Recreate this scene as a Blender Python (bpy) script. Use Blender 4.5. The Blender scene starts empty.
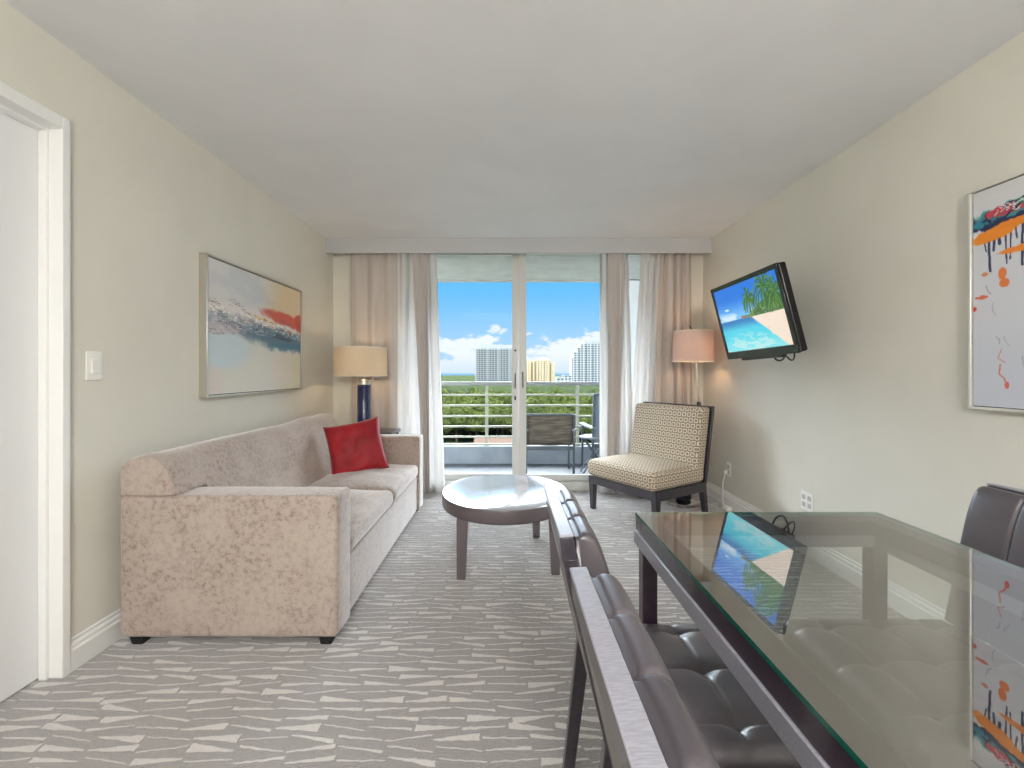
import bpy, bmesh, math, random
import numpy as np
from mathutils import Vector, Matrix, noise as mnoise
C = bpy.data.collections.new('scene'); bpy.context.scene.collection.children.link(C)
SC = bpy.context.scene
PI = math.pi
EYE = 1.18; FPX = 460.0
# ------------------------------------------------------------------ camera
cd = bpy.data.cameras.new('camera'); cam = bpy.data.objects.new('camera', cd); C.objects.link(cam)
cam.location = (0, 0, EYE); cam.rotation_euler = (PI/2, 0, 0)
cd.sensor_fit = 'HORIZONTAL'; cd.sensor_width = 36.0; cd.lens = FPX*36.0/1024
cd.shift_x = (512-508)/1024.0; cd.shift_y = -(384-372.3)/1024.0
cd.clip_start = 0.02; cd.clip_end = 12000
SC.camera = cam
SC.view_settings.view_transform = 'Standard'; SC.view_settings.look = 'None'
SC.view_settings.gamma = 1.0; SC.view_settings.use_curve_mapping = False
SC.view_settings.exposure = 0.66
try:
    SC.cycles.max_bounces = 14; SC.cycles.diffuse_bounces = 6; SC.cycles.transparent_max_bounces = 16
    SC.cycles.glossy_bounces = 6; SC.cycles.sample_clamp_indirect = 6.0
    SC.cycles.use_denoising = True
except Exception: pass

def lin(c):
    out = []
    for v in c[:3]:
        v = v/255.0
        out.append(v/12.92 if v <= 0.04045 else ((v+0.055)/1.055)**2.4)
    return (*out, 1.0)

# ------------------------------------------------------------------ node helpers
class NT:
    def __init__(s, tree): s.t = tree; s.n = tree.nodes; s.l = tree.links
    def new(s, kind, **kw):
        n = s.n.new(kind)
        for k, v in kw.items(): setattr(n, k, v)
        return n
    def put(s, sock, v):
        if isinstance(v, bpy.types.NodeSocket): s.l.new(v, sock)
        else: sock.default_value = v
    def m(s, op, a, b=0.0, c=0.0, clamp=False):
        n = s.new('ShaderNodeMath', operation=op, use_clamp=clamp)
        s.put(n.inputs[0], a); s.put(n.inputs[1], b); s.put(n.inputs[2], c)
        return n.outputs[0]
    def mix(s, f, a, b):
        n = s.new('ShaderNodeMix', data_type='RGBA')
        s.put(n.inputs[0], f); s.put(n.inputs[6], a); s.put(n.inputs[7], b)
        return n.outputs[2]
    def step(s, v, lo, hi):
        n = s.new('ShaderNodeMapRange', interpolation_type='SMOOTHSTEP')
        s.put(n.inputs[0], v); s.put(n.inputs[1], lo); s.put(n.inputs[2], hi); n.inputs[3].default_value = 0; n.inputs[4].default_value = 1
        return n.outputs[0]
    def noise(s, vec, scale, detail=2.0, rough=0.5):
        n = s.new('ShaderNodeTexNoise'); s.put(n.inputs['Vector'], vec)
        n.inputs['Scale'].default_value = scale; n.inputs['Detail'].default_value = detail; n.inputs['Roughness'].default_value = rough
        return n.outputs[0]
    def scalev(s, vec, sc):
        n = s.new('ShaderNodeVectorMath', operation='MULTIPLY'); s.put(n.inputs[0], vec); n.inputs[1].default_value = sc
        return n.outputs[0]

# ------------------------------------------------------------------ world
w = bpy.data.worlds.new('sky'); SC.world = w; w.use_nodes = True
T = NT(w.node_tree); T.n.clear()
tc = T.new('ShaderNodeTexCoord'); sp = T.new('ShaderNodeSeparateXYZ'); T.l.new(tc.outputs['Generated'], sp.inputs[0])
el = sp.outputs[2]
base = T.mix(T.step(el, 0.015, 0.20), lin((176, 214, 246)), lin((104, 190, 252)))
cv = T.scalev(tc.outputs['Generated'], (1.0, 1.0, 2.3))
n1 = T.noise(cv, 11.0, 8.0, 0.6)
thr = T.m('ADD', 0.30, T.m('MULTIPLY', el, 2.9))
cl = T.step(T.m('SUBTRACT', n1, thr), -0.03, 0.06)
base = T.mix(cl, base, lin((240, 245, 252)))
haze = T.step(el, 0.045, -0.005)
base = T.mix(T.m('MULTIPLY', haze, 0.75), base, lin((205, 224, 243)))
high = T.m('MULTIPLY', T.step(el, 0.205, 0.27), T.step(sp.outputs[1], 0.05, 0.45))   # brightened sky band above the view, added to light the room
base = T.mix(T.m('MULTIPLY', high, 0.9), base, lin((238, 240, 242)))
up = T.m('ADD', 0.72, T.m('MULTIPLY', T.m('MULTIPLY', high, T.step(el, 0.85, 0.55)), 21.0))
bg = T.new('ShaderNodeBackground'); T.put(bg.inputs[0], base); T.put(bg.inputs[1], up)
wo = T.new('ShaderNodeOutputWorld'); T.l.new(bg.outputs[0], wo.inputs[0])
# ------------------------------------------------------------------ sun and area lights
def light(name, kind, loc, energy, color=(1, 1, 1), rot=(0, 0, 0), **kw):
    d = bpy.data.lights.new(name, kind); d.energy = energy; d.color = color
    for k, v in kw.items(): setattr(d, k, v)
    o = bpy.data.objects.new(name, d); C.objects.link(o); o.location = loc; o.rotation_euler = rot
    return o
sun = light('sun', 'SUN', (0, 0, 20), 3.0, (1, 0.96, 0.9), angle=0.01)
sun.rotation_euler = Vector((0.50, -0.58, 0.64)).to_track_quat('Z', 'Y').to_euler()
# added fill lights for the room, unseen behind the camera
light('ceiling_fill_light', 'AREA', (-0.35, -0.75, 2.40), 20, (1, 0.99, 0.98), shape='RECTANGLE', size=1.2, size_y=1.2)
light('globe_fill_light', 'POINT', (0.265, -1.75, 1.80), 112, (1, 0.985, 0.975), shadow_soft_size=0.13)

# ------------------------------------------------------------------ materials
def pmat(name, col, rough=0.5, metal=0.0, **kw):
    m = bpy.data.materials.new(name); m.use_nodes = True
    b = m.node_tree.nodes['Principled BSDF']
    b.inputs['Base Color'].default_value = lin(col); b.inputs['Roughness'].default_value = rough; b.inputs['Metallic'].default_value = metal
    for k, v in kw.items(): b.inputs[k].default_value = v
    return m
def tex(m):
    t = NT(m.node_tree); return t, m.node_tree.nodes['Principled BSDF']
def coords(t, which='Object'): return t.new('ShaderNodeTexCoord').outputs[which]
def bump(t, b, h, strength=0.3, dist=0.01):
    n = t.new('ShaderNodeBump'); n.inputs['Strength'].default_value = strength; n.inputs['Distance'].default_value = dist
    t.put(n.inputs['Height'], h); t.l.new(n.outputs[0], b.inputs['Normal'])
def noisy(name, c1, c2, scale, rough=0.6, metal=0.0, bs=0.0, bd=0.002, detail=3.0, lo=0.35, hi=0.65, stretch=(1, 1, 1), bscale=None, **kw):
    m = pmat(name, c1, rough, metal, **kw); t, b = tex(m)
    v = t.scalev(coords(t), stretch)
    n = t.noise(v, scale, detail)
    t.put(b.inputs['Base Color'], t.mix(t.step(n, lo, hi), lin(c1), lin(c2)))
    if bs: bump(t, b, t.noise(v, bscale or scale, detail), bs, bd)
    return m
M = {}
M['wall'] = noisy('beige_wall_paint', (219, 216, 205), (216, 213, 202), 3, 0.75, bs=0.08, bd=0.001, bscale=220)
M['ceiling'] = noisy('white_ceiling_paint', (230, 231, 233), (227, 228, 230), 3, 0.85, bs=0.1, bd=0.001, bscale=150)
M['trim'] = pmat('white_trim_paint', (232, 232, 230), 0.4)
M['door'] = pmat('grey_white_door_paint', (226, 227, 228), 0.45)
M['dark'] = pmat('black_gap', (20, 20, 22), 0.8)
M['gold'] = pmat('brass', (150, 120, 80), 0.35, 1.0)
M['alu'] = pmat('white_aluminium', (208, 208, 204), 0.4)
M['hardware'] = pmat('dark_hardware', (70, 72, 75), 0.35, 0.6)
M['track'] = pmat('door_track', (205, 205, 200), 0.5)
M['plastic'] = pmat('white_plastic', (238, 236, 230), 0.35)
M['socket'] = pmat('socket_grey', (188, 187, 183), 0.4)
M['chrome'] = pmat('polished_chrome', (225, 225, 222), 0.12, 1.0)
M['nickel'] = pmat('brushed_silver', (208, 204, 196), 0.32, 1.0)
M['black'] = pmat('gloss_black_plastic', (14, 14, 17), 0.18)
M['bezel'] = pmat('black_bezel', (22, 24, 28), 0.12)
M['navy2'] = pmat('near_black_glaze', (20, 22, 36), 0.2)
M['navy'] = pmat('navy_glaze', (22, 36, 84), 0.15, **{'Coat Weight': 0.6})
M['wood'] = noisy('dark_espresso_wood', (46, 43, 51), (58, 53, 60), 30, 0.32, stretch=(1, 1, 6), **{'Coat Weight': 0.3})
M['apron'] = noisy('glare_lightened_rail', (150, 149, 157), (134, 133, 142), 60, 0.28, stretch=(1, 8, 8))  # pale grey: window glare on the rails put into the colour
M['tablewood'] = noisy('espresso_table_frame', (42, 30, 42), (54, 40, 52), 20, 0.3, **{'Coat Weight': 0.4})
M['tableleg'] = pmat('coffee_table_brown', (98, 90, 93), 0.32, **{'Coat Weight': 0.3})
M['tabletop'] = noisy('coffee_table_top', (168, 170, 180), (162, 164, 174), 4, 0.16, **{'Coat Weight': 1.0, 'Coat Roughness': 0.13, 'Coat IOR': 2.0})
M['concrete'] = noisy('painted_slab', (204, 202, 198), (186, 184, 180), 5, 0.85, lo=0.2, hi=0.8)
M['curb'] = noisy('painted_parapet', (158, 164, 174), (146, 152, 162), 4, 0.8)
M['bfloor'] = noisy('balcony_floor_paint', (98, 101, 106), (91, 95, 100), 2, 0.6)
M['render'] = pmat('white_render', (248, 248, 248), 0.8)
M['rail'] = pmat('cream_rail_paint', (170, 168, 150), 0.45)
M['toprail'] = pmat('grey_top_rail', (146, 146, 143), 0.45)
M['cream'] = pmat('cream_linen', (240, 232, 214), 0.8)

def leather():
    m = pmat('dark_brown_leather', (80, 74, 79), 0.40); t, b = tex(m)
    v = coords(t)
    n = t.noise(v, 6, 3.0)
    t.put(b.inputs['Base Color'], t.mix(t.step(n, 0.35, 0.65), lin((80, 74, 79)), lin((68, 62, 67))))
    b.inputs['Coat Weight'].default_value = 0.6; b.inputs['Coat Roughness'].default_value = 0.28
    bump(t, b, t.noise(v, 260, 3.0), 0.18, 0.001)
    return m
M['leather'] = leather()
M['leather2'] = noisy('taupe_leather', (112, 104, 100), (98, 91, 88), 8, 0.35, bs=0.1, bd=0.001, bscale=220)

def velvet():
    m = pmat('mottled_taupe_velvet', (180, 160, 148), 0.75); t, b = tex(m)
    v = coords(t)
    n = t.noise(v, 48, 8.0, 0.78); n2 = t.noise(v, 4, 2.0)
    c = t.mix(t.step(n, 0.44, 0.68), lin((168, 153, 144)), lin((122, 107, 98)))
    c = t.mix(t.m('MULTIPLY', t.step(n2, 0.4, 0.65), 0.5), c, lin((176, 163, 153)))
    t.put(b.inputs['Base Color'], c)
    b.inputs['Sheen Weight'].default_value = 0.7; b.inputs['Sheen Roughness'].default_value = 0.35
    bump(t, b, t.noise(v, 60, 4.0), 0.25, 0.003)
    return m
M['velvet'] = velvet()
M['red'] = noisy('crimson_cushion_cloth', (160, 10, 28), (138, 6, 22), 6, 0.6, bs=0.7, bd=0.012, bscale=9, **{'Sheen Weight': 0.08})

def carpet():
    m = pmat('patterned_carpet', (150, 143, 137), 0.95); t, b = tex(m)
    v = coords(t); s = t.new('ShaderNodeSeparateXYZ'); t.l.new(v, s.inputs[0])
    jit = t.noise(v, 55, 2.0)
    X = t.m('ADD', s.outputs[0], t.m('MULTIPLY', t.m('SUBTRACT', jit, 0.5), 0.012)); Y = t.m('ADD', s.outputs[1], t.m('MULTIPLY', t.m('SUBTRACT', t.noise(v, 33, 2.0), 0.5), 0.014))
    RH, CW = 0.043, 0.155
    row = t.m('DIVIDE', Y, RH); ri = t.m('FLOOR', row); fv = t.m('SUBTRACT', row, ri)
    wn = t.new('ShaderNodeTexWhiteNoise', noise_dimensions='1D'); t.put(wn.inputs['W'], ri)
    col = t.m('ADD', t.m('DIVIDE', X, CW), t.m('MULTIPLY', wn.outputs['Value'], 3.7)); ci = t.m('FLOOR', col); fu = t.m('SUBTRACT', col, ci)
    cb = t.new('ShaderNodeCombineXYZ'); t.put(cb.inputs[0], ri); t.put(cb.inputs[1], ci)
    wc = t.new('ShaderNodeTexWhiteNoise', noise_dimensions='2D'); t.l.new(cb.outputs[0], wc.inputs['Vector'])
    sr = t.new('ShaderNodeSeparateColor'); t.l.new(wc.outputs['Color'], sr.inputs[0])
    r1, r2, r3 = sr.outputs[0], sr.outputs[1], sr.outputs[2]
    # wedge-shaped stroke: half thickness grows along the cell, centre line slopes
    flip = t.m('GREATER_THAN', r1, 0.5)
    uu = t.m('ADD', t.m('MULTIPLY', flip, fu), t.m('MULTIPLY', t.m('SUBTRACT', 1.0, flip), t.m('SUBTRACT', 1.0, fu)))
    wide = t.m('ADD', 0.05, t.m('MULTIPLY', t.m('MULTIPLY', uu, t.m('POWER', r2, 1.8)), 0.40))
    cen = t.m('ADD', 0.5, t.m('MULTIPLY', t.m('MULTIPLY', t.m('SUBTRACT', r3, 0.5), t.m('SUBTRACT', fu, 0.5)), 1.3))
    d = t.m('SUBTRACT', t.m('ABSOLUTE', t.m('SUBTRACT', fv, cen)), wide)
    mask = t.m('MULTIPLY', t.step(d, 0.05, -0.05), t.step(t.m('ABSOLUTE', t.m('SUBTRACT', fu, 0.5)), 0.485, 0.455))
    pile = t.noise(v, 420, 2.0)
    dk = t.mix(t.step(pile, 0.35, 0.65), lin((104, 98, 95)), lin((146, 138, 134)))
    lt = t.mix(t.step(pile, 0.35, 0.65), lin((178, 172, 167)), lin((214, 209, 204)))
    t.put(b.inputs['Base Color'], t.mix(mask, dk, lt))
    b.inputs['Sheen Weight'].default_value = 0.9; b.inputs['Sheen Roughness'].default_value = 0.35
    bump(t, b, t.m('ADD', t.m('ADD', pile, t.noise(v, 150, 2.0)), t.m('MULTIPLY', mask, 0.6)), 0.8, 0.006)
    return m
M['carpet'] = carpet()

def ringfabric():
    m = pmat('ring_patterned_fabric', (180, 165, 140), 0.85); t, b = tex(m)
    uv = t.new('ShaderNodeUVMap'); uv.uv_map = 'UVMap'; s = t.new('ShaderNodeSeparateXYZ'); t.l.new(uv.outputs[0], s.inputs[0])
    v = t.m('DIVIDE', s.outputs[1], 0.045); vi = t.m('FLOOR', v); fv = t.m('SUBTRACT', t.m('SUBTRACT', v, vi), 0.5)
    u = t.m('ADD', t.m('DIVIDE', s.outputs[0], 0.045), t.m('MULTIPLY', vi, 0.5)); fu = t.m('SUBTRACT', t.m('FRACT', u), 0.5)
    p4 = lambda x: t.m('POWER', t.m('ABSOLUTE', x), 4.0)
    r = t.m('POWER', t.m('ADD', p4(fu), p4(fv)), 0.25)
    ring = t.m('MULTIPLY', t.step(r, 0.22, 0.27), t.step(r, 0.43, 0.37))
    t.put(b.inputs['Base Color'], t.mix(ring, lin((146, 128, 106)), lin((218, 209, 192))))
    bump(t, b, ring, 0.4, 0.002)
    return m
M['ring'] = ringfabric()

def cloth(name, c, trans, rough=0.9, line=0.0):
    m = bpy.data.materials.new(name); m.use_nodes = True; t = NT(m.node_tree); t.n.clear()
    d = t.new('ShaderNodeBsdfDiffuse'); tr = t.new('ShaderNodeBsdfTranslucent'); mx = t.new('ShaderNodeMixShader'); o = t.new('ShaderNodeOutputMaterial')
    v = t.scalev(coords(t), (1, 1, 1 if line else 0.02)); n = t.noise(v, 300 if line else 60, 2.0)
    c2 = tuple(x*(0.93 if line else 0.975) for x in c)
    cc = t.mix(t.step(n, 0.35, 0.65), lin(c), lin(c2))
    t.put(d.inputs[0], cc); t.put(tr.inputs[0], cc); mx.inputs[0].default_value = trans
    t.l.new(d.outputs[0], mx.inputs[1]); t.l.new(tr.outputs[0], mx.inputs[2]); t.l.new(mx.outputs[0], o.inputs[0])
    return m
M['drape'] = cloth('taupe_drape_cloth', (208, 199, 192), 0.12)
M['gather'] = cloth('grey_taupe_cloth', (212, 206, 202), 0.25)
M['sheer'] = cloth('white_sheer_cloth', (238, 237, 236), 0.40)
M['shade'] = cloth('cream_lamp_shade_cloth', (238, 226, 204), 0.36, line=1)
M['shade2'] = cloth('blush_lamp_shade_cloth', (232, 214, 204), 0.30, line=1)
M['mesh'] = noisy('brown_sling_mesh', (78, 70, 62), (112, 100, 88), 8, 0.7, stretch=(0.6, 1, 5))
M['patio'] = pmat('grey_patio_metal', (92, 98, 104), 0.4, 0.3)
M['patio2'] = pmat('grey_blue_sling', (128, 136, 150), 0.7)
M['patiolight'] = pmat('pale_patio_plastic', (132, 137, 142), 0.4)

def glass(name, tint, ior, boost=1.0, rough=0.0, floor_=0.0):
    m = bpy.data.materials.new(name); m.use_nodes = True; t = NT(m.node_tree); t.n.clear()
    tr = t.new('ShaderNodeBsdfTransparent'); tr.inputs[0].default_value = lin(tint)
    g = t.new('ShaderNodeBsdfGlossy'); g.inputs['Roughness'].default_value = rough; g.inputs[0].default_value = (1, 1, 1, 1)
    f = t.new('ShaderNodeFresnel'); f.inputs[0].default_value = ior
    geo = t.new('ShaderNodeNewGeometry')
    fac = t.m('MULTIPLY_ADD', f.outputs[0], boost, floor_, clamp=True)
    fac = t.m('MULTIPLY', fac, t.m('SUBTRACT', 1.0, geo.outputs['Backfacing']))
    mx = t.new('ShaderNodeMixShader'); t.put(mx.inputs[0], fac); o = t.new('ShaderNodeOutputMaterial')
    t.l.new(tr.outputs[0], mx.inputs[1]); t.l.new(g.outputs[0], mx.inputs[2]); t.l.new(mx.outputs[0], o.inputs[0])
    return m
M['pane'] = glass('door_pane_glass', (250, 252, 252), 1.25, 0.3)
M['tglass'] = glass('table_glass', (232, 236, 234), 1.6, 0.55, floor_=0.40)   # half-reflective tinted table glass
M['gedge'] = pmat('green_glass_edge', (10, 88, 72), 0.15)

def emit(name, col, s):
    m = bpy.data.materials.new(name); m.use_nodes = True; t = NT(m.node_tree); t.n.clear()
    e = t.new('ShaderNodeEmission'); e.inputs[0].default_value = lin(col); e.inputs[1].default_value = s; o = t.new('ShaderNodeOutputMaterial'); t.l.new(e.outputs[0], o.inputs[0])
    return m
M['bulb'] = emit('warm_bulb', (255, 214, 150), 6.0)
def attrmat(name, emissive=False, rough=0.6):
    m = bpy.data.materials.new(name); m.use_nodes = True; t = NT(m.node_tree)
    a = t.new('ShaderNodeAttribute'); a.attribute_name = 'Col'
    b = t.n['Principled BSDF']; b.inputs['Roughness'].default_value = rough
    if emissive:
        b.inputs['Base Color'].default_value = (0.01, 0.01, 0.01, 1); b.inputs['Roughness'].default_value = 0.15
        t.l.new(a.outputs[0], b.inputs['Emission Color']); b.inputs['Emission Strength'].default_value = 0.62
    else:
        t.l.new(a.outputs[0], b.inputs['Base Color'])
        v = coords(t); bump(t, b, t.noise(v, 40, 4.0), 0.3, 0.003)
    return m
M['paint'] = attrmat('oil_paint'); M['screen'] = attrmat('lit_screen', True)

# ------------------------------------------------------------------ object helpers
ROOT = {}
def tag(o, label=None, cat=None, group=None, kind=None):
    if label: o['label'] = label
    if cat: o['category'] = cat
    if group: o['group'] = group
    if kind: o['kind'] = kind
    return o
def thing(name, label, cat, loc=(0, 0, 0), rz=0.0, group=None, kind=None):
    o = bpy.data.objects.new(name, None); C.objects.link(o); o.location = loc; o.rotation_euler = (0, 0, rz); o.empty_display_size = 0.1
    ROOT[o] = Matrix.Translation(loc) @ Matrix.Rotation(rz, 4, 'Z')
    return tag(o, label, cat, group, kind)
def top(o):
    while o.parent: o = o.parent
    return o
def obj(name, bm, mat, parent=None, world=False, smooth=False, bevel=0.0, seg=2, label=None, angle=40):
    if world and parent is not None:
        bmesh.ops.transform(bm, matrix=ROOT[top(parent)].inverted(), verts=bm.verts)
    me = bpy.data.meshes.new(name); bm.normal_update(); bm.to_mesh(me); bm.free()
    for mm in (mat if isinstance(mat, (list, tuple)) else [mat]): me.materials.append(mm)
    o = bpy.data.objects.new(name, me); C.objects.link(o)
    if parent is not None: o.parent = parent
    if smooth or bevel:
        me.shade_smooth()
        if hasattr(me, 'set_sharp_from_angle'): me.set_sharp_from_angle(angle=math.radians(angle if not bevel else 60))
    if bevel:
        b = o.modifiers.new('bevel', 'BEVEL'); b.width = bevel; b.segments = seg; b.limit_method = 'ANGLE'; b.angle_limit = math.radians(35); b.harden_normals = False
    if label: o['label'] = label
    return o
def struct(name, bm, mat, **kw):
    o = obj(name, bm, mat, **kw)
    if o.parent is None: o['kind'] = 'structure'
    return o
def B(): return bmesh.new()
def box(bm, x0, x1, y0, y1, z0, z1, mi=0):
    v = [bm.verts.new((x, y, z)) for x in (x0, x1) for y in (y0, y1) for z in (z0, z1)]
    for q in ((0, 1, 3, 2), (4, 6, 7, 5), (0, 4, 5, 1), (2, 3, 7, 6), (0, 2, 6, 4), (1, 5, 7, 3)):
        bm.faces.new([v[i] for i in q]).material_index = mi
    return bm
def prism(bm, poly, axis, a, b, mi=0):
    """closed 2D polygon extruded along axis (x|y|z) from a to b"""
    def P(p, t):
        if axis == 'x': return (t, p[0], p[1])
        if axis == 'y': return (p[0], t, p[1])
        return (p[0], p[1], t)
    A = [bm.verts.new(P(p, a)) for p in poly]; Bv = [bm.verts.new(P(p, b)) for p in poly]
    n = len(poly); fs = [bm.faces.new(A), bm.faces.new(Bv[::-1])]
    for i in range(n): fs.append(bm.faces.new((A[i], Bv[i], Bv[(i+1) % n], A[(i+1) % n])))
    for f in fs: f.material_index = mi
    bmesh.ops.recalc_face_normals(bm, faces=fs)
    return bm
def lathe(bm, prof, cx=0, cy=0, n=40, rx=1.0, ry=1.0, cap=True):
    rings = []
    for r, z in prof: rings.append([bm.verts.new((cx+r*rx*math.cos(2*PI*i/n), cy+r*ry*math.sin(2*PI*i/n), z)) for i in range(n)])
    for a, b in zip(rings, rings[1:]):
        for i in range(n): bm.faces.new((a[i], a[(i+1) % n], b[(i+1) % n], b[i]))
    if cap: bm.faces.new(rings[0][::-1]); bm.faces.new(rings[-1])
    bmesh.ops.recalc_face_normals(bm, faces=bm.faces)
    return bm
def tube(bm, pts, r, n=10, sq=False):
    pts = [Vector(p) for p in pts]; rings = []
    rr = r if isinstance(r, (list, tuple)) else [r]*len(pts)
    upv = Vector((0, 0, 1)) if abs((pts[-1]-pts[0]).normalized().z) < 0.9 else Vector((1, 0, 0))
    for k, p in enumerate(pts):
        t = (pts[min(k+1, len(pts)-1)]-pts[max(k-1, 0)]).normalized()
        a = t.cross(upv).normalized(); b = t.cross(a).normalized()
        rings.append([bm.verts.new(p+(a*math.cos(2*PI*(i+0.5)/n)+b*math.sin(2*PI*(i+0.5)/n))*rr[k]) for i in range(n)])
    fs = []
    for a, b in zip(rings, rings[1:]):
        for i in range(n): fs.append(bm.faces.new((a[i], a[(i+1) % n], b[(i+1) % n], b[i])))
    fs.append(bm.faces.new(rings[0][::-1])); fs.append(bm.faces.new(rings[-1]))
    bmesh.ops.recalc_face_normals(bm, faces=fs)
    return bm
def spline(pts, n=8):
    pts = [Vector(p) for p in pts]; out = []
    P = [pts[0]]+pts+[pts[-1]]
    for i in range(1, len(P)-2):
        for k in range(n):
            t = k/n; a, b, c, d = P[i-1:i+3]
            out.append(0.5*((2*b)+(c-a)*t+(2*a-5*b+4*c-d)*t*t+(3*b-a-3*c+d)*t**3))
    out.append(pts[-1]); return out
def taper(bm, cx, cy, z0, z1, w0, w1, dx=0, dy=0):
    """square leg, width w0 at z0 (bottom, offset dx, dy) and w1 at z1"""
    v = [bm.verts.new((cx+dx+sx*w0/2, cy+dy+sy*w0/2, z0)) for sx, sy in ((-1, -1), (1, -1), (1, 1), (-1, 1))]
    u = [bm.verts.new((cx+sx*w1/2, cy+sy*w1/2, z1)) for sx, sy in ((-1, -1), (1, -1), (1, 1), (-1, 1))]
    bm.faces.new(v[::-1]); bm.faces.new(u)
    for i in range(4): bm.faces.new((v[i], v[(i+1) % 4], u[(i+1) % 4], u[i]))
    return bm
def rbox(bm, c, h, r, n=(6, 6, 6), disp=None):
    """rounded box with evenly gridded faces; disp(p) -> offset added to each vertex"""
    ax = []
    for k in range(3):
        rr = min(r, h[k]*0.98)
        e = [-h[k]+rr*(i/4) for i in range(4)]
        mid = list(np.linspace(-h[k]+rr, h[k]-rr, n[k]+1))
        ax.append(e+mid+[-x for x in e[::-1]])
    new = []
    for k in range(3):
        i, j = [q for q in range(3) if q != k]
        for s in (-1, 1):
            g = []
            for a in ax[i]:
                row = []
                for b in ax[j]:
                    p = [0, 0, 0]; p[k] = s*h[k]; p[i] = a; p[j] = b
                    p = Vector(p); q = Vector([max(-(h[m]-min(r, h[m]*0.98)), min(h[m]-min(r, h[m]*0.98), p[m])) for m in range(3)])
                    d = p-q
                    if d.length > 1e-9: d = Vector([d[m]/min(r, h[m]*0.98) for m in range(3)]); d.normalize(); d = Vector([d[m]*min(r, h[m]*0.98) for m in range(3)])
                    row.append(bm.verts.new(q+d)); new.append(row[-1])
                g.append(row)
            for a in range(len(g)-1):
                for b in range(len(g[0])-1): bm.faces.new((g[a][b], g[a+1][b], g[a+1][b+1], g[a][b+1]))
    bmesh.ops.remove_doubles(bm, verts=bm.verts, dist=1e-5)
    bmesh.ops.recalc_face_normals(bm, faces=bm.faces)
    for v in bm.verts:
        if disp: v.co = v.co+Vector(disp(v.co.copy()))
        v.co += Vector(c)
    return bm
def boxuv(bm):
    uv = bm.loops.layers.uv.new('UVMap'); bm.normal_update()
    for f in bm.faces:
        n = [abs(x) for x in f.normal]; k = n.index(max(n))
        for l in f.loops:
            p = l.vert.co; l[uv].uv = (p.y, p.z) if k == 0 else ((p.x, p.z) if k == 1 else (p.y, p.x))
    return bm
def copy_tree(o, parent=None):
    c = o.copy(); C.objects.link(c); c.parent = parent
    for ch in list(o.children): copy_tree(ch, c)
    return c
def at(px, py, d): return Vector(((px-508)*d/FPX, d, EYE-(py-372.3)*d/FPX))

# ------------------------------------------------------------------ the room
XL, XR, YB, YW, H = -1.737, 1.938, -2.6, 4.57, 2.462
TH = 0.12
struct('floor', box(B(), XL-0.5, XR+TH, YB-TH, YW+0.0, -0.12, 0), M['carpet'])
struct('ceiling', box(B(), XL-TH, XR+TH, YB-TH, YW+0.14, H, H+0.12), M['ceiling'])
DY0, DY1, DZ = 0.93, 1.775, 2.12
bm = B(); box(bm, XL-TH, XL, YB, DY0, 0, H); box(bm, XL-TH, XL, DY1, YW, 0, H); box(bm, XL-TH, XL, DY0, DY1, DZ, H)
struct('wall_left', bm, M['wall'])
struct('wall_right', box(B(), XR, XR+TH, YB, YW, 0, H), M['wall'])
struct('wall_rear', box(B(), XL-TH, XR+TH, YB-TH, YB, 0, H), M['wall'])
WX0, WX1, WZ0, WZ1 = -1.14, 1.66, 0.04, 2.40
bm = B(); box(bm, XL-TH, WX0, YW, YW+0.14, 0, H); box(bm, WX1, XR+TH, YW, YW+0.14, 0, H)
box(bm, WX0, WX1, YW, YW+0.14, WZ1, H); box(bm, WX0, WX1, YW, YW+0.14, -0.12, WZ0)
struct('wall_window', bm, M['wall'])
M['valance'] = pmat('shade_darkened_valance_paint', (190, 191, 192), 0.7)  # greyed so the colour carries the shade on the board's room side
struct('trim_1', box(B(), XL, XR, 4.384, 4.402, 2.318, H), M['valance'])   # valance board hiding the curtain track
# skirting boards
bbp = [(0, 0), (0.020, 0), (0.020, 0.080), (0.012, 0.086), (0.012, 0.094), (0.016, 0.098), (0.014, 0.104), (0.006, 0.110), (0.008, 0.118), (0.004, 0.124), (0, 0.125)]
bm = B(); prism(bm, [(XL+a, z) for a, z in bbp], 'y', DY1+0.029, YW); struct('baseboard_left', bm, M['trim'], smooth=True, angle=30)
bm = B(); prism(bm, [(XR-a, z) for a, z in bbp], 'y', YB, YW); struct('baseboard_right', bm, M['trim'], smooth=True, angle=30)
bm = B(); prism(bm, [(YW-a, z) for a, z in bbp], 'x', XL+0.021, WX0-0.02); struct('baseboard_window', bm, M['trim'], smooth=True, angle=30)
bm = B(); prism(bm, [(YB+a, z) for a, z in bbp], 'x', XL, XR-0.021); struct('baseboard_rear', bm, M['trim'], smooth=True, angle=30)
# hall door in its frame
d1 = thing('door_1', None, None, (XL, DY1, 0), kind='structure')
bm = B(); box(bm, XL-TH-0.002, XL+0.023, DY1-0.004, DY1+0.028, 0, DZ+0.045); box(bm, XL-TH-0.002, XL+0.023, DY0-0.045, DY0+0.004, 0, DZ+0.045); box(bm, XL-TH-0.002, XL+0.023, DY0+0.004, DY1-0.004, DZ-0.004, DZ+0.045)
obj('door_frame', bm, M['trim'], d1, world=True, bevel=0.003)
bm = B(); box(bm, XL-0.061, XL-0.030, DY1-0.016, DY1-0.003, 0, DZ); box(bm, XL-0.061, XL-0.030, DY0+0.003, DY0+0.016, 0, DZ); box(bm, XL-0.061, XL-0.030, DY0+0.016, DY1-0.016, DZ-0.016, DZ-0.003)
obj('door_stop', bm, M['trim'], d1, world=True, bevel=0.002)
obj('door_leaf', box(B(), XL-0.105, XL-0.062, DY0+0.006, DY1-0.0045, 0.008, DZ-0.006), M['door'], d1, world=True, bevel=0.002)
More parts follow.
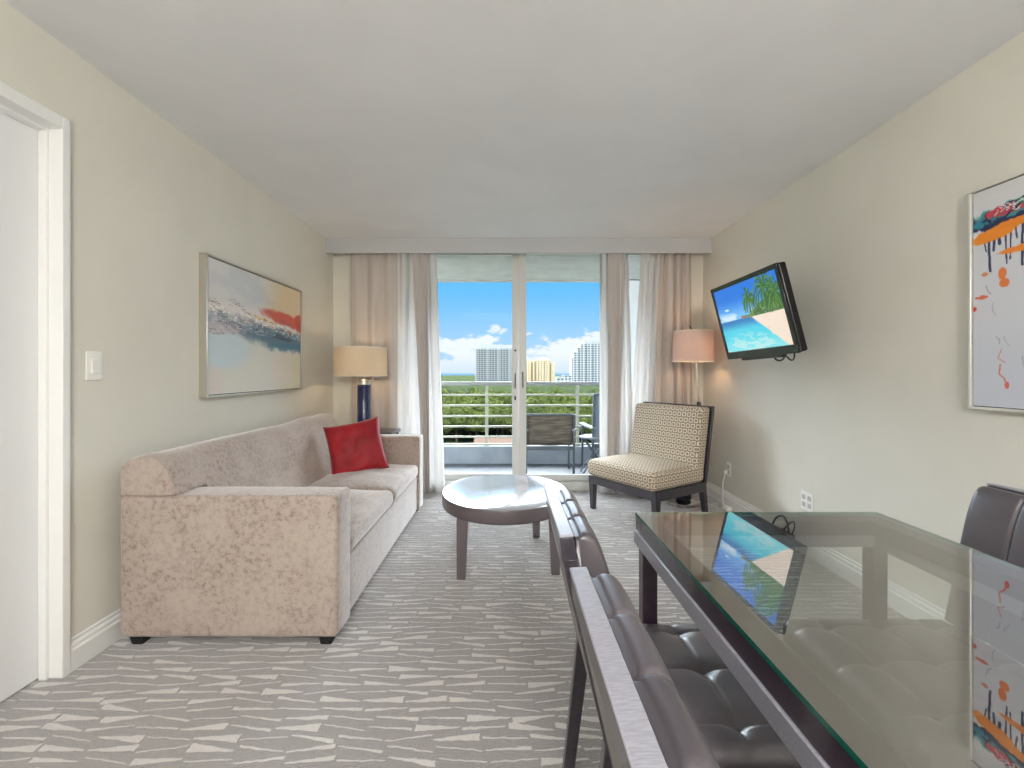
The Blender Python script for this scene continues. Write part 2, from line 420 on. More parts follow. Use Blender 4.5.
bm = B(); tube(bm, [(XL-0.062, 1.02, 1.0), (XL-0.02, 1.02, 1.0), (XL-0.01, 1.03, 1.0), (XL-0.01, 1.13, 1.0)], 0.009, 10)
obj('door_handle', bm, M['nickel'], d1, world=True, smooth=True)
struct('trim_2', box(B(), XL-0.5, XL-TH, DY0-0.3, DY1+0.3, 0.0, 0.004), M['carpet'])
# sliding glass door: three panels in an aluminium frame
wf = thing('window_1', None, None, (0, YW, 0), kind='structure')
bm = B(); box(bm, WX0, WX0+0.03, YW+0.01, YW+0.13, WZ0, WZ1); box(bm, WX1-0.03, WX1, YW+0.01, YW+0.13, WZ0, WZ1); box(bm, WX0+0.03, WX1-0.03, YW+0.01, YW+0.13, WZ1-0.025, WZ1)
obj('window_frame', bm, M['alu'], wf, world=True, bevel=0.002)
bm = B(); box(bm, WX0+0.03, WX1-0.03, YW-0.012, YW+0.13, WZ0-0.03, 0.09); box(bm, WX0+0.03, WX1-0.03, YW+0.035, YW+0.04, 0.09, 0.102); box(bm, WX0+0.03, WX1-0.03, YW+0.085, YW+0.09, 0.09, 0.102)
obj('door_track', bm, M['track'], wf, world=True, bevel=0.002)
def panel(x0, x1, y0, num, lw, rw):
    p = thing('window_%d' % num, None, None, ((x0+x1)/2, y0, 0), kind='structure')
    z0, z1 = 0.102, 2.372
    bm = B(); box(bm, x0, x0+lw, y0, y0+0.035, z0, z1); box(bm, x1-rw, x1, y0, y0+0.035, z0, z1)
    box(bm, x0+lw, x1-rw, y0, y0+0.035, z0, z0+0.055); box(bm, x0+lw, x1-rw, y0, y0+0.035, z1-0.008, z1)
    obj('panel_frame', bm, M['alu'], p, world=True, bevel=0.003)
    obj('glass_pane', box(B(), x0+lw-0.004, x1-rw+0.004, y0+0.015, y0+0.021, z0+0.05, z1-0.004), M['pane'], p, world=True)
    return p
pA = panel(-0.775, 0.113, YW+0.068, 2, 0.055, 0.072)
pB = panel(0.110, 0.985, YW+0.020, 3, 0.072, 0.055)
pC = panel(0.93, WX1-0.03, YW+0.068, 4, 0.055, 0.05)
pD = panel(WX0+0.03, -0.715, YW+0.020, 5, 0.05, 0.055)
def pull(p, x, y, z, mat):
    bm = B(); tube(bm, spline([(x, y, z-0.075), (x, y-0.022, z-0.06), (x, y-0.024, z), (x, y-0.022, z+0.06), (x, y, z+0.075)], 5), 0.006, 8)
    obj('handle', bm, mat, p, world=True, smooth=True)
pull(pA, 0.073, YW+0.068, EYE-0.085, M['hardware']); pull(pB, 0.147, YW+0.020, EYE-0.075, M['hardware'])
bm = B(); box(bm, 0.064, 0.082, YW+0.062, YW+0.068, 0.90, 0.94); obj('latch', bm, M['hardware'], pA, world=True, bevel=0.002)
bm = B(); lathe(bm, [(0.011, 0), (0.011, 0.006), (0.007, 0.008)], 0, 0, 16)
bmesh.ops.transform(bm, matrix=Matrix.Translation((0.073, YW+0.068, 1.40)) @ Matrix.Rotation(PI/2, 4, 'X'), verts=bm.verts); obj('lock_button', bm, M['hardware'], pA, world=True)

# ------------------------------------------------------------------ balcony
BY = 5.95
struct('balcony_floor', box(B(), -2.6, 3.4, YW+0.14, BY+0.16, -0.15, -0.002), M['bfloor'])
bm = B(); box(bm, -2.6, 3.4, YW+0.14, BY+0.06, 2.375, 2.56); box(bm, -2.6, 3.4, BY-0.012, BY+0.06, 2.355, 2.375)
struct('balcony_ceiling', bm, M['concrete'])
bm = B(); box(bm, -2.6, 3.4, BY, BY+0.16, -0.002, 0.215); struct('balcony_parapet', bm, M['curb'])
bm = B(); box(bm, -2.6, XL-TH, YW+0.0, YW+0.14, -0.1, 2.56); box(bm, XR+TH, 3.4, YW, YW+0.14, -0.1, 2.56); box(bm, XL-TH, XR+TH, YW+0.02, YW+0.14, H+0.12, 2.56); struct('wall_facade', bm, M['render'])
bm = B(); box(bm, 1.56, 3.3, BY-0.06, BY-0.001, 0.0, 2.354); struct('wall_balcony', bm, M['render'])
rl = thing('balcony_railing', 'cream metal balcony railing with five thin bars and a wide top rail', 'railing', (0, BY+0.08, 0.215))
obj('top_rail', box(B(), -2.55, 3.3, BY+0.05, BY+0.13, 1.006, 1.056), M['toprail'], rl, world=True, bevel=0.006, label='wide grey top rail')
for z in (0.884, 0.746, 0.606, 0.472, 0.336):
    obj('rail_bar', box(B(), -2.55, 3.3, BY+0.058, BY+0.082, z-0.012, z+0.012), M['rail'], rl, world=True, bevel=0.003)
obj('bottom_rail', box(B(), -2.55, 3.3, BY+0.055, BY+0.085, 0.225, 0.25), M['rail'], rl, world=True, bevel=0.003)
for x in (-1.47, -0.28, 0.915, 2.1):
    p = obj('rail_post', box(B(), x-0.02, x+0.02, BY+0.09, BY+0.115, 0.215, 1.006), M['rail'], rl, world=True, bevel=0.003)
    obj('post_foot', box(B(), x-0.035, x+0.035, BY+0.06, BY+0.14, 0.2155, 0.222), M['rail'], p, world=True)

def patio_chair(label, loc, rz, backh, frame, sling, slingback):
    """local: faces +Y, back at y=0"""
    t = thing('patio_chair', label, 'chair', loc, rz, None)
    W = 0.27
    for s in (-1, 1):
        bm = B(); tube(bm, [(s*W, 0.07, 0), (s*W, 0.05, 0.30), (s*W, 0.0, backh)], 0.017, 4)
        obj('rear_leg', bm, frame, t)
        bm = B(); tube(bm, [(s*W, 0.50, 0), (s*W, 0.47, 0.52)], 0.017, 4)
        obj('front_leg', bm, frame, t)
        bm = B(); box(bm, s*W-0.028, s*W+0.028, 0.0, 0.53, 0.52, 0.545)
        obj('armrest', bm, M['patiolight'], t, bevel=0.006, label='pale armrest')
    obj('cross_rail', box(B(), -W, W, 0.03, 0.06, 0.30, 0.345), frame, t); obj('cross_rail', box(B(), -W, W, 0.46, 0.49, 0.34, 0.385), frame, t)
    obj('head_rail', tube(B(), [(-W, 0, backh), (W, 0, backh)], 0.014, 6), frame, t)
    # sling back, sagging slightly
    bm = B(); g = []
    for i in range(13):
        u = i/12; row = []
        for j in range(11):
            v = j/10; z = 0.36+(backh-0.36)*v; yb = 0.05*(1-(z-0.3)/(backh-0.3))
            row.append(bm.verts.new((-W+0.012+(2*W-0.024)*u, yb-0.03*math.sin(PI*u)*math.sin(PI*v)**0.8+0.006*math.sin(7*v*PI+u*3)*math.sin(PI*u), z)))
        g.append(row)
    for i in range(12):
        for j in range(10): bm.faces.new((g[i][j], g[i+1][j], g[i+1][j+1], g[i][j+1]))
    o = obj('sling_back', bm, slingback, t, smooth=True); o.modifiers.new('solid', 'SOLIDIFY').thickness = 0.004
    bm = B(); rbox(bm, (0, 0.26, 0.375), (W-0.012, 0.22, 0.006), 0.005, (8, 8, 1), lambda p: (0, 0, -0.02*(1-(p.x/W)**2)))
    obj('sling_seat', bm, sling, t, smooth=True)
    return t
patio_chair('brown mesh sling patio chair with its back to the room, behind the glass door', (0.475, 5.16, 0), 0.0, 0.705, M['patio'], M['mesh'], M['mesh'])
patio_chair('tall backed blue-grey patio chair half hidden by the curtain, beyond the round side table', (1.26, 5.33, 0), 0.12, 0.93, M['patio'], M['patio2'], M['patio2'])
st = thing('patio_side_table', 'small pale patio side table with crossed metal legs beside the brown mesh chair', 'table', (1.02, 5.42, 0))
bm = B(); lathe(bm, [(0.17, 0.410), (0.176, 0.414), (0.176, 0.426), (0.17, 0.430)], 0, 0, 36); obj('tabletop', bm, M['patiolight'], st, smooth=True)
for s in (-1, 1):
    for k in (-1, 1):
        bm = B(); tube(bm, [(s*0.15, k*0.08, 0.0), (-s*0.13, k*0.08, 0.41)], 0.009, 6); obj('leg', bm, M['patio'], st, smooth=True)

# ------------------------------------------------------------------ curtains
random.seed(4)
tk = obj('curtain_track', box(B(), XL+0.02, XR-0.02, 4.47, 4.50, 2.40, 2.425), M['alu'], None); tag(tk, 'white ceiling curtain track behind the valance board above the glass door', 'track')
def curtain(name, label, cat, fl, fr, y0, amp, nf, mat, seed, ztop=2.40, zbot=0.012, group=None, flare=0.0):
    rnd = random.Random(seed); ph = [rnd.uniform(0, 6.28) for _ in range(6)]
    bm = B(); NU, NV = nf*14, 34; g = []
    for i in range(NU+1):
        u = i/NU; row = []
        for j in range(NV+1):
            v = j/NV; z = zbot+(ztop-zbot)*v
            uu = u+0.018*math.sin(6.3*u+ph[0])*(1-v)*1.5*u*(1-u)*4
            x = fl(v)+(fr(v)-fl(v))*uu
            a = amp*(0.75+0.35*math.sin(3*u+ph[1]+v*1.3))*(0.7+0.3*(1-v)+flare*(1-v)**3)
            s = math.sin(2*PI*nf*u+ph[2]+0.5*math.sin(2.2*u*PI+ph[3])+0.25*math.sin(v*2.6+ph[4]))
            s2 = math.sin(2*PI*(nf*1.9)*u+ph[5]+v)*0.25
            y = y0+a*(abs(s)**0.8*(1 if s > 0 else -1)+s2)
            y = max(4.408, min(YW-0.016, y))
            row.append(bm.verts.new((x+a*0.3*math.cos(2*PI*nf*u+ph[2]), y, z)))
        g.append(row)
    for i in range(NU):
        for j in range(NV): bm.faces.new((g[i][j], g[i+1][j], g[i+1][j+1], g[i][j+1]))
    o = obj(name, bm, mat, None, smooth=True, angle=180); o.modifiers.new('solid', 'SOLIDIFY').thickness = 0.0018
    tag(o, label, cat, group); return o
X = lambda px, d=4.48: (px-508)*d/FPX
L = lambda a, b: (lambda v: X(b)+(X(a)-X(b))*v)      # a = pixel at top, b = pixel at bottom
curtain('curtain', 'taupe curtain panel hanging behind the blue table lamp', 'curtain', L(350, 351), L(399, 399), 4.505, 0.026, 3, M['drape'], 3)
curtain('curtain', 'long white sheer curtain at the left edge of the glass door', 'curtain', L(397, 396), L(436, 444), 4.475, 0.036, 4, M['sheer'], 8, flare=0.3)
curtain('curtain', 'gathered taupe curtain strip hanging within the white sheer left of the glass door', 'curtain', L(413, 425), L(429, 431), 4.428, 0.012, 2, M['gather'], 12)
curtain('curtain', 'gathered pale grey curtain at the right edge of the glass door', 'curtain', L(602, 600), L(628, 633), 4.46, 0.034, 3, M['sheer'], 21, flare=0.6)
curtain('curtain', 'narrow taupe curtain gathered over the grey sheer right of the glass door', 'curtain', L(607, 606), L(624, 616), 4.422, 0.010, 2, M['gather'], 5)
curtain('curtain', 'white sheer curtain sweeping behind the back of the patterned chair', 'curtain', lambda v: X(623)+(X(642)-X(623))*v**0.8, lambda v: X(648)+(X(660)-X(648))*v, 4.495, 0.026, 3, M['sheer'], 33, flare=0.5)
curtain('curtain', 'taupe curtain panel hanging behind the leaning lamp in the right corner', 'curtain', L(655, 648), L(692, 693), 4.515, 0.028, 4, M['drape'], 17)

# ------------------------------------------------------------------ sofa
SX0, SX1, SY0, SY1 = -1.668, -0.730, 1.968, 3.975
sf = thing('sofa', 'taupe mottled velvet three-seat sofa against the left wall', 'sofa', (-1.2, 2.98, 0))
V = M['velvet']
rs = random.Random(2)
def wob(s=1.0, a=0.004, f=7.0): return lambda p: tuple(a*s*c for c in mnoise.noise_vector(p*f))
bm = B(); rbox(bm, ((SX0+SX1)/2-0.01, (SY0+SY1)/2, 0.18), ((SX1-SX0)/2-0.012, (SY1-SY0)/2-0.17, 0.14), 0.012, (6, 20, 4)); obj('base', bm, V, sf, world=True, smooth=True)
for y in (SY0+0.09, SY1-0.09):
    bm = B(); rbox(bm, ((SX0+SX1)/2, y, 0.345), ((SX1-SX0)/2, 0.09, 0.305), 0.022, (16, 2, 14), wob(1, 0.004))
    obj('armrest', bm, V, sf, world=True, smooth=True)
# back: wide top roll, front slopes down to the seat, running over both arms
prof = [(SX0, 0.655), (SX0-0.002, 0.745), (SX0+0.010, 0.785), (SX0+0.045, 0.812), (SX0+0.095, 0.826), (SX0+0.150, 0.815), (SX0+0.195, 0.775), (SX0+0.225, 0.71), (SX0+0.250, 0.655)]
low = [(SX0+0.275, 0.58), (SX0+0.315, 0.49), (SX0+0.35, 0.42), (SX0+0.36, 0.36), (SX0, 0.36)]
bm = B(); N = 60; rings = []
pp = spline([(a, 0, b) for a, b in prof+low[:4]], 4)+[Vector((SX0, 0, 0.36)), Vector((SX0, 0, 0.5))]
for k in range(N+1):
    s = k/N; y = SY0+0.005+(SY1-SY0-0.01)*s
    e = min(s, 1-s)*2.0/0.035; rd = 1-0.07*max(0, 1-e)**2 if e < 1 else 1.0
    onarm = y < SY0+0.185 or y > SY1-0.185
    ring = []
    for q in pp:
        z = max(q.z, 0.6515) if onarm else q.z; x = q.x
        if onarm and q.z < 0.6515: x = min(x, SX0+0.20)
        if onarm: x = min(x, SX0+0.25)
        c = Vector((SX0+0.12, 0, 0.70)); x = c.x+(x-c.x)*rd; z = c.z+(z-c.z)*rd if z > 0.66 else z
        w_ = mnoise.noise_vector(Vector((x*5, y*3.2, z*5)))*0.012
        ring.append(bm.verts.new((x+(w_.x if q.x > SX0+0.1 else 0), y, z+(w_.z if z > 0.66 else 0))))
    rings.append(ring)
for a, b in zip(rings, rings[1:]):
    n = len(a)
    for i in range(n): bm.faces.new((a[i], b[i], b[(i+1) % n], a[(i+1) % n]))
bm.faces.new(rings[0]); bm.faces.new(rings[-1][::-1]); bmesh.ops.recalc_face_normals(bm, faces=bm.faces)
obj('backrest', bm, V, sf, world=True, smooth=True, angle=55)
def seatdisp(hx, hy, hz):
    def f(p):
        w_ = mnoise.noise_vector(Vector((p.x*6, p.y*6, hy*5)))*0.008
        if p.z <= 0: return (0, 0, 0)
        return (0, 0, 0.032*(1-(p.x/hx)**2)*(1-abs(p.y/hy)**3)+w_.z+0.004*math.sin(p.x*30+p.y*9)*max(0, 1-abs(p.y/hy))*(p.z/hz))
    return f
for y0, y1 in ((SY0+0.182, 2.978), (2.982, SY1-0.182)):
    hx, hy, hz = 0.315, (y1-y0)/2, 0.052
    bm = B(); rbox(bm, (SX1-0.005-hx, (y0+y1)/2, 0.320+hz), (hx, hy, hz), 0.042, (18, 20, 1), seatdisp(hx, hy, hz)); obj('seat_cushion', bm, V, sf, world=True, smooth=True)
for x in (SX0+0.06, SX1-0.06):
    for y in (SY0+0.05, SY1-0.05):
        bm = B(); taper(bm, x, y, 0, 0.045, 0.045, 0.06); obj('foot', bm, M['dark'], sf, world=True, label='short black foot')

# red throw pillow
pl = B(); n = 22; g = {}
for s in (1, -1):
    for i in range(n+1):
        for j in range(n+1):
            u, v = -1+2*i/n, -1+2*j/n
            e = max(0.0, (1-u*u)*(1-v*v))
            th = 0.075*e**0.42
            k = 1-0.07*(1-abs(u)**2)*(abs(v)**3); k2 = 1-0.07*(1-abs(v)**2)*(abs(u)**3)
            wr = mnoise.noise(Vector((u*2.2, v*2.2, s*3)))*0.016*e
            rid = 0.007*math.sin(8*(u-v)+5*mnoise.noise(Vector((u*2, v*2, 0))))*e
            g[(s, i, j)] = pl.verts.new((u*0.205*k2, s*(th+wr+rid), v*0.205*k))
for s in (1, -1):
    for i in range(n):
        for j in range(n): pl.faces.new([g[(s, a, b)] for a, b in ((i, j), (i+1, j), (i+1, j+1), (i, j+1))][::(1 if s < 0 else -1)])
bmesh.ops.remove_doubles(pl, verts=pl.verts, dist=1e-4); bmesh.ops.recalc_face_normals(pl, faces=pl.faces)
po = obj('throw_pillow', pl, M['red'], None, smooth=True, angle=180); po.location = (-1.145, 3.47, 0.612)
po.rotation_euler = (math.radians(-20), math.radians(-10), math.radians(20))
tag(po, 'crimson red square throw pillow leaning in the far corner of the sofa', 'pillow')

# ------------------------------------------------------------------ end table and blue lamp
et = thing('end_table', 'dark end table with a black top between sofa and curtain', 'table', (-1.27, 4.19, 0))
bm = B(); rbox(bm, (-1.27, 4.19, 0.637), (0.255, 0.17, 0.013), 0.006, (1, 1, 1)); obj('tabletop', bm, M['wood'], et, world=True, smooth=True)
for x in (-1.49, -1.05):
    for y in (4.05, 4.33):
        bm = B(); taper(bm, x, y, 0, 0.624, 0.032, 0.04); obj('leg', bm, M['wood'], et, world=True)
bm = B(); box(bm, -1.47, -1.07, 4.06, 4.32, 0.20, 0.22); obj('lower_shelf', bm, M['wood'], et, world=True)
lp = thing('table_lamp', 'table lamp with navy ceramic cylinder body and lit cream drum shade', 'lamp', (-1.305, 4.17, 0.65))
bm = B(); lathe(bm, [(0.075, 0.65), (0.075, 0.662), (0.06, 0.668)], -1.305, 4.17); obj('lamp_base', bm, M['chrome'], lp, world=True, smooth=True)
bm = B(); lathe(bm, [(0.056, 0.668), (0.060, 0.672), (0.060, 1.062), (0.056, 1.068)], -1.305, 4.17); obj('lamp_body', bm, M['navy'], lp, world=True, smooth=True)
bm = B(); lathe(bm, [(0.058, 1.068), (0.060, 1.070), (0.060, 1.078), (0.054, 1.081), (0.054, 1.096), (0.060, 1.099), (0.060, 1.108), (0.02, 1.111), (0.008, 1.12), (0.008, 1.20)], -1.305, 4.17); obj('collar', bm, M['nickel'], lp, world=True, smooth=True)
def shade(parent, cx, cy, z0, z1, r0, r1, mat, rimmat):
    bm = B(); lathe(bm, [(r0, z0), (r1, z1), (r1-0.003, z1), (r0-0.003, z0), (r0, z0)], cx, cy, 56, cap=False)
    s = obj('lamp_shade', bm, mat, parent, world=True, smooth=True)
    for z, r in ((z0, r0), (z1, r1)):
        bm = B(); lathe(bm, [(r+0.001, z-0.003), (r+0.001, z+0.004), (r-0.004, z+0.004), (r-0.004, z-0.003), (r+0.001, z-0.003)], cx, cy, 56, cap=False)
        obj('shade_rim', bm, rimmat, s, world=True, smooth=True)
    bm = B(); zz = z0+0.06
    for k in range(3):
        a = 2*PI*k/3+0.3; tube(bm, [(cx+0.01*math.cos(a), cy+0.01*math.sin(a), zz), (cx+(r0-0.004)*math.cos(a), cy+(r0-0.004)*math.sin(a), zz)], 0.002, 6)
    obj('shade_spider', bm, M['nickel'], s, world=True)
    bm = B(); bmesh.ops.create_uvsphere(bm, u_segments=16, v_segments=10, radius=0.032); bmesh.ops.translate(bm, verts=bm.verts, vec=(cx, cy, (z0+z1)/2))
    obj('bulb', bm, M['bulb'], s, world=True, smooth=True)
shade(lp, -1.333, 4.17, 1.148, 1.400, 0.232, 0.232, M['shade'], M['cream'])
light('table_lamp_light', 'POINT', (-1.333, 4.17, 1.26), 3.0, (1.0, 0.74, 0.46), shadow_soft_size=0.04)

# ------------------------------------------------------------------ leaning floor lamp on the right
fl = thing('floor_lamp', 'floor lamp with leaning chrome stem and blush drum shade behind the patterned chair', 'lamp', (1.56, 4.12, 0))
bm = B(); lathe(bm, [(0.13, 0), (0.135, 0.006), (0.135, 0.028), (0.12, 0.034), (0.06, 0.036)], 1.56, 4.12, 44); obj('lamp_base', bm, M['chrome'], fl, world=True, smooth=True, label='round chrome base')
bm = B(); lathe(bm, [(0.055, 0.036), (0.068, 0.05), (0.068, 0.26), (0.05, 0.285), (0.02, 0.29)], 1.575, 4.13, 36); obj('lamp_body', bm, M['navy2'], fl, world=True, smooth=True)
st_ = spline([(1.575, 4.13, 0.285), (1.66, 4.17, 0.50), (1.745, 4.21, 0.78), (1.745, 4.20, 0.92), (1.715, 4.19, 1.28), (1.69, 4.19, 1.50)], 6)
bm = B(); tube(bm, st_, 0.0105, 12); obj('lamp_stem', bm, M['nickel'], fl, world=True, smooth=True)
bm = B(); tube(bm, [(1.69, 4.19, 1.50), (1.675, 4.19, 1.56), (1.655, 4.19, 1.605)], 0.006, 8); obj('finial', bm, M['hardware'], fl, world=True, smooth=True)
bm = B(); lathe(bm, [(0.016, 0.85), (0.018, 0.86), (0.018, 0.90), (0.014, 0.91)], 1.745, 4.205, 16); obj('switch_collar', bm, M['hardware'], fl, world=True, smooth=True)
shade(fl, 1.685, 4.19, 1.278, 1.552, 0.178, 0.172, M['shade2'], M['cream'])
light('floor_lamp_light', 'POINT', (1.72, 4.17, 1.40), 2.2, (1.0, 0.62, 0.36), shadow_soft_size=0.03)

# ------------------------------------------------------------------ patterned slipper chair
YAW = math.radians(-57.5)
u_ = Vector((math.cos(YAW), math.sin(YAW), 0))     # along the front edge, left to right
SCX, SCY = at(588.5, 504, 4.00).x, 4.00
ac = thing('slipper_chair', 'armless slipper chair in cream ring-patterned fabric with dark wooden legs', 'chair', (SCX, SCY, 0), YAW)
# local: x along the front (0..0.68), y towards the back (0..0.56)
CWD, CDP = 0.730, 0.600
bm = B(); box(bm, 0, CWD, 0, 0.03, 0.222, 0.292); box(bm, 0, CWD, CDP-0.03, CDP, 0.222, 0.292); box(bm, 0, 0.03, 0.03, CDP-0.03, 0.222, 0.292); box(bm, CWD-0.03, CWD, 0.03, CDP-0.03, 0.222, 0.292)
obj('seat_frame', bm, M['wood'], ac, bevel=0.002)
for x, y, dx, dy in ((0.028, 0.028, 0, 0.0), (CWD-0.028, 0.028, 0, 0.0)):
    bm = B(); taper(bm, x, y, 0, 0.29, 0.036, 0.056, dx*0.5, dy*0.5); obj('leg', bm, M['wood'], ac, bevel=0.002)
for x in (0.028, CWD-0.028):
    bm = B(); taper(bm, x, CDP-0.02, 0, 0.29, 0.034, 0.05, 0.0, 0.05); obj('leg', bm, M['wood'], ac, bevel=0.002)
def sdisp(p):
    if p.z < 0: return (0, 0, 0)
    return (0, 0, 0.034*(1-min(1, abs(p.x)/0.363)**2)*(1-min(1, abs(p.y)/0.315)**2))
bm = B(); rbox(bm, (CWD/2, CDP/2-0.02, 0.292+0.070), (CWD/2-0.002, CDP/2+0.015, 0.070), 0.045, (12, 10, 3), sdisp); boxuv(bm)
obj('seat_cushion', bm, M['ring'], ac, smooth=True, angle=180)
RK = 0.17
def rake(p0):
    def f(p): return (0, RK*(p.z+0.29), 0)
    return f
bm = B(); rbox(bm, (CWD/2, CDP-0.075, 0.60), (CWD/2-0.012, 0.062, 0.295), 0.03, (12, 2, 12), lambda p: (0, RK*(p.z+0.29)-0.012*(1-(p.x/0.33)**2)*(1 if p.y < 0 else 0), 0)); boxuv(bm)
obj('backrest', bm, M['ring'], ac, smooth=True, angle=180)
bm = B(); rbox(bm, (CWD/2, CDP+0.001, 0.59), (CWD/2, 0.012, 0.312), 0.004, (2, 1, 8), lambda p: (0, RK*(p.z+0.29), 0)); obj('back_shell', bm, M['wood'], ac, smooth=True)

# ------------------------------------------------------------------ coffee table
ct = thing('coffee_table', 'low round glossy grey coffee table with dark square legs in front of the sofa', 'table', (-0.02, 2.98, 0))
bm = B(); lathe(bm, [(0.985, 0.340), (0.995, 0.345), (1.0, 0.352), (1.0, 0.412), (0.996, 0.418), (0.988, 0.4205)], 0, 0, 96, 0.402, 0.462)
o = obj('tabletop', bm, [M['tableleg'], M['tabletop']], ct, smooth=True, angle=35)
for p in o.data.polygons:
    if p.normal.z > 0.95: p.material_index = 1
for x, y in ((-0.240, -0.335), (0.290, -0.275), (0.215, 0.315), (-0.305, 0.255)):
    bm = B(); taper(bm, x, y, 0.0, 0.342, 0.048, 0.066, 0.008*(1 if x > 0 else -1), 0.008*(1 if y > 0 else -1)); obj('leg', bm, M['tableleg'], ct, bevel=0.003)

# ------------------------------------------------------------------ dining table
TX0, TX1, TY0, TY1 = 0.392, 1.135, 0.10, 1.416
dt = thing('dining_table', 'glass-topped dining table with dark wooden frame at lower right', 'table', ((TX0+TX1)/2, (TY0+TY1)/2, 0))
bm = B(); box(bm, TX0, TX1, TY0, TY1, 0.7405, 0.750); bm.faces.ensure_lookup_table(); bm.normal_update()
for f_ in bm.faces: f_.material_index = 0 if abs(f_.normal.z) > 0.5 else 1
obj('glass_top', bm, [M['tglass'], M['gedge']], dt, world=True, label='clear glass top with green edge')
def ring_frame(x0, x1, y0, y1, w_, z0, z1):
    bm = B(); box(bm, x0, x1, y0, y0+w_, z0, z1); box(bm, x0, x1, y1-w_, y1, z0, z1); box(bm, x0, x0+w_, y0+w_, y1-w_, z0, z1); box(bm, x1-w_, x1, y0+w_, y1-w_, z0, z1); return bm
obj('top_frame', ring_frame(TX0+0.001, TX1-0.001, TY0+0.001, TY1-0.001, 0.055, 0.697, 0.7404), M['tablewood'], dt, world=True, bevel=0.002)
obj('apron', ring_frame(TX0-0.004, TX1+0.004, TY0-0.004, TY1+0.004, 0.045, 0.657, 0.6968), M['apron'], dt, world=True, bevel=0.002, label='lower rail with window glare painted pale grey')  # lower rail, its colour lightened to stand for window glare
for x in (TX0+0.030, TX1-0.030):
    for y in (TY0+0.030, TY1-0.030):
        bm = B(); taper(bm, x, y, 0, 0.6565, 0.042, 0.044); obj('leg', bm, M['tablewood'], dt, world=True, bevel=0.002)

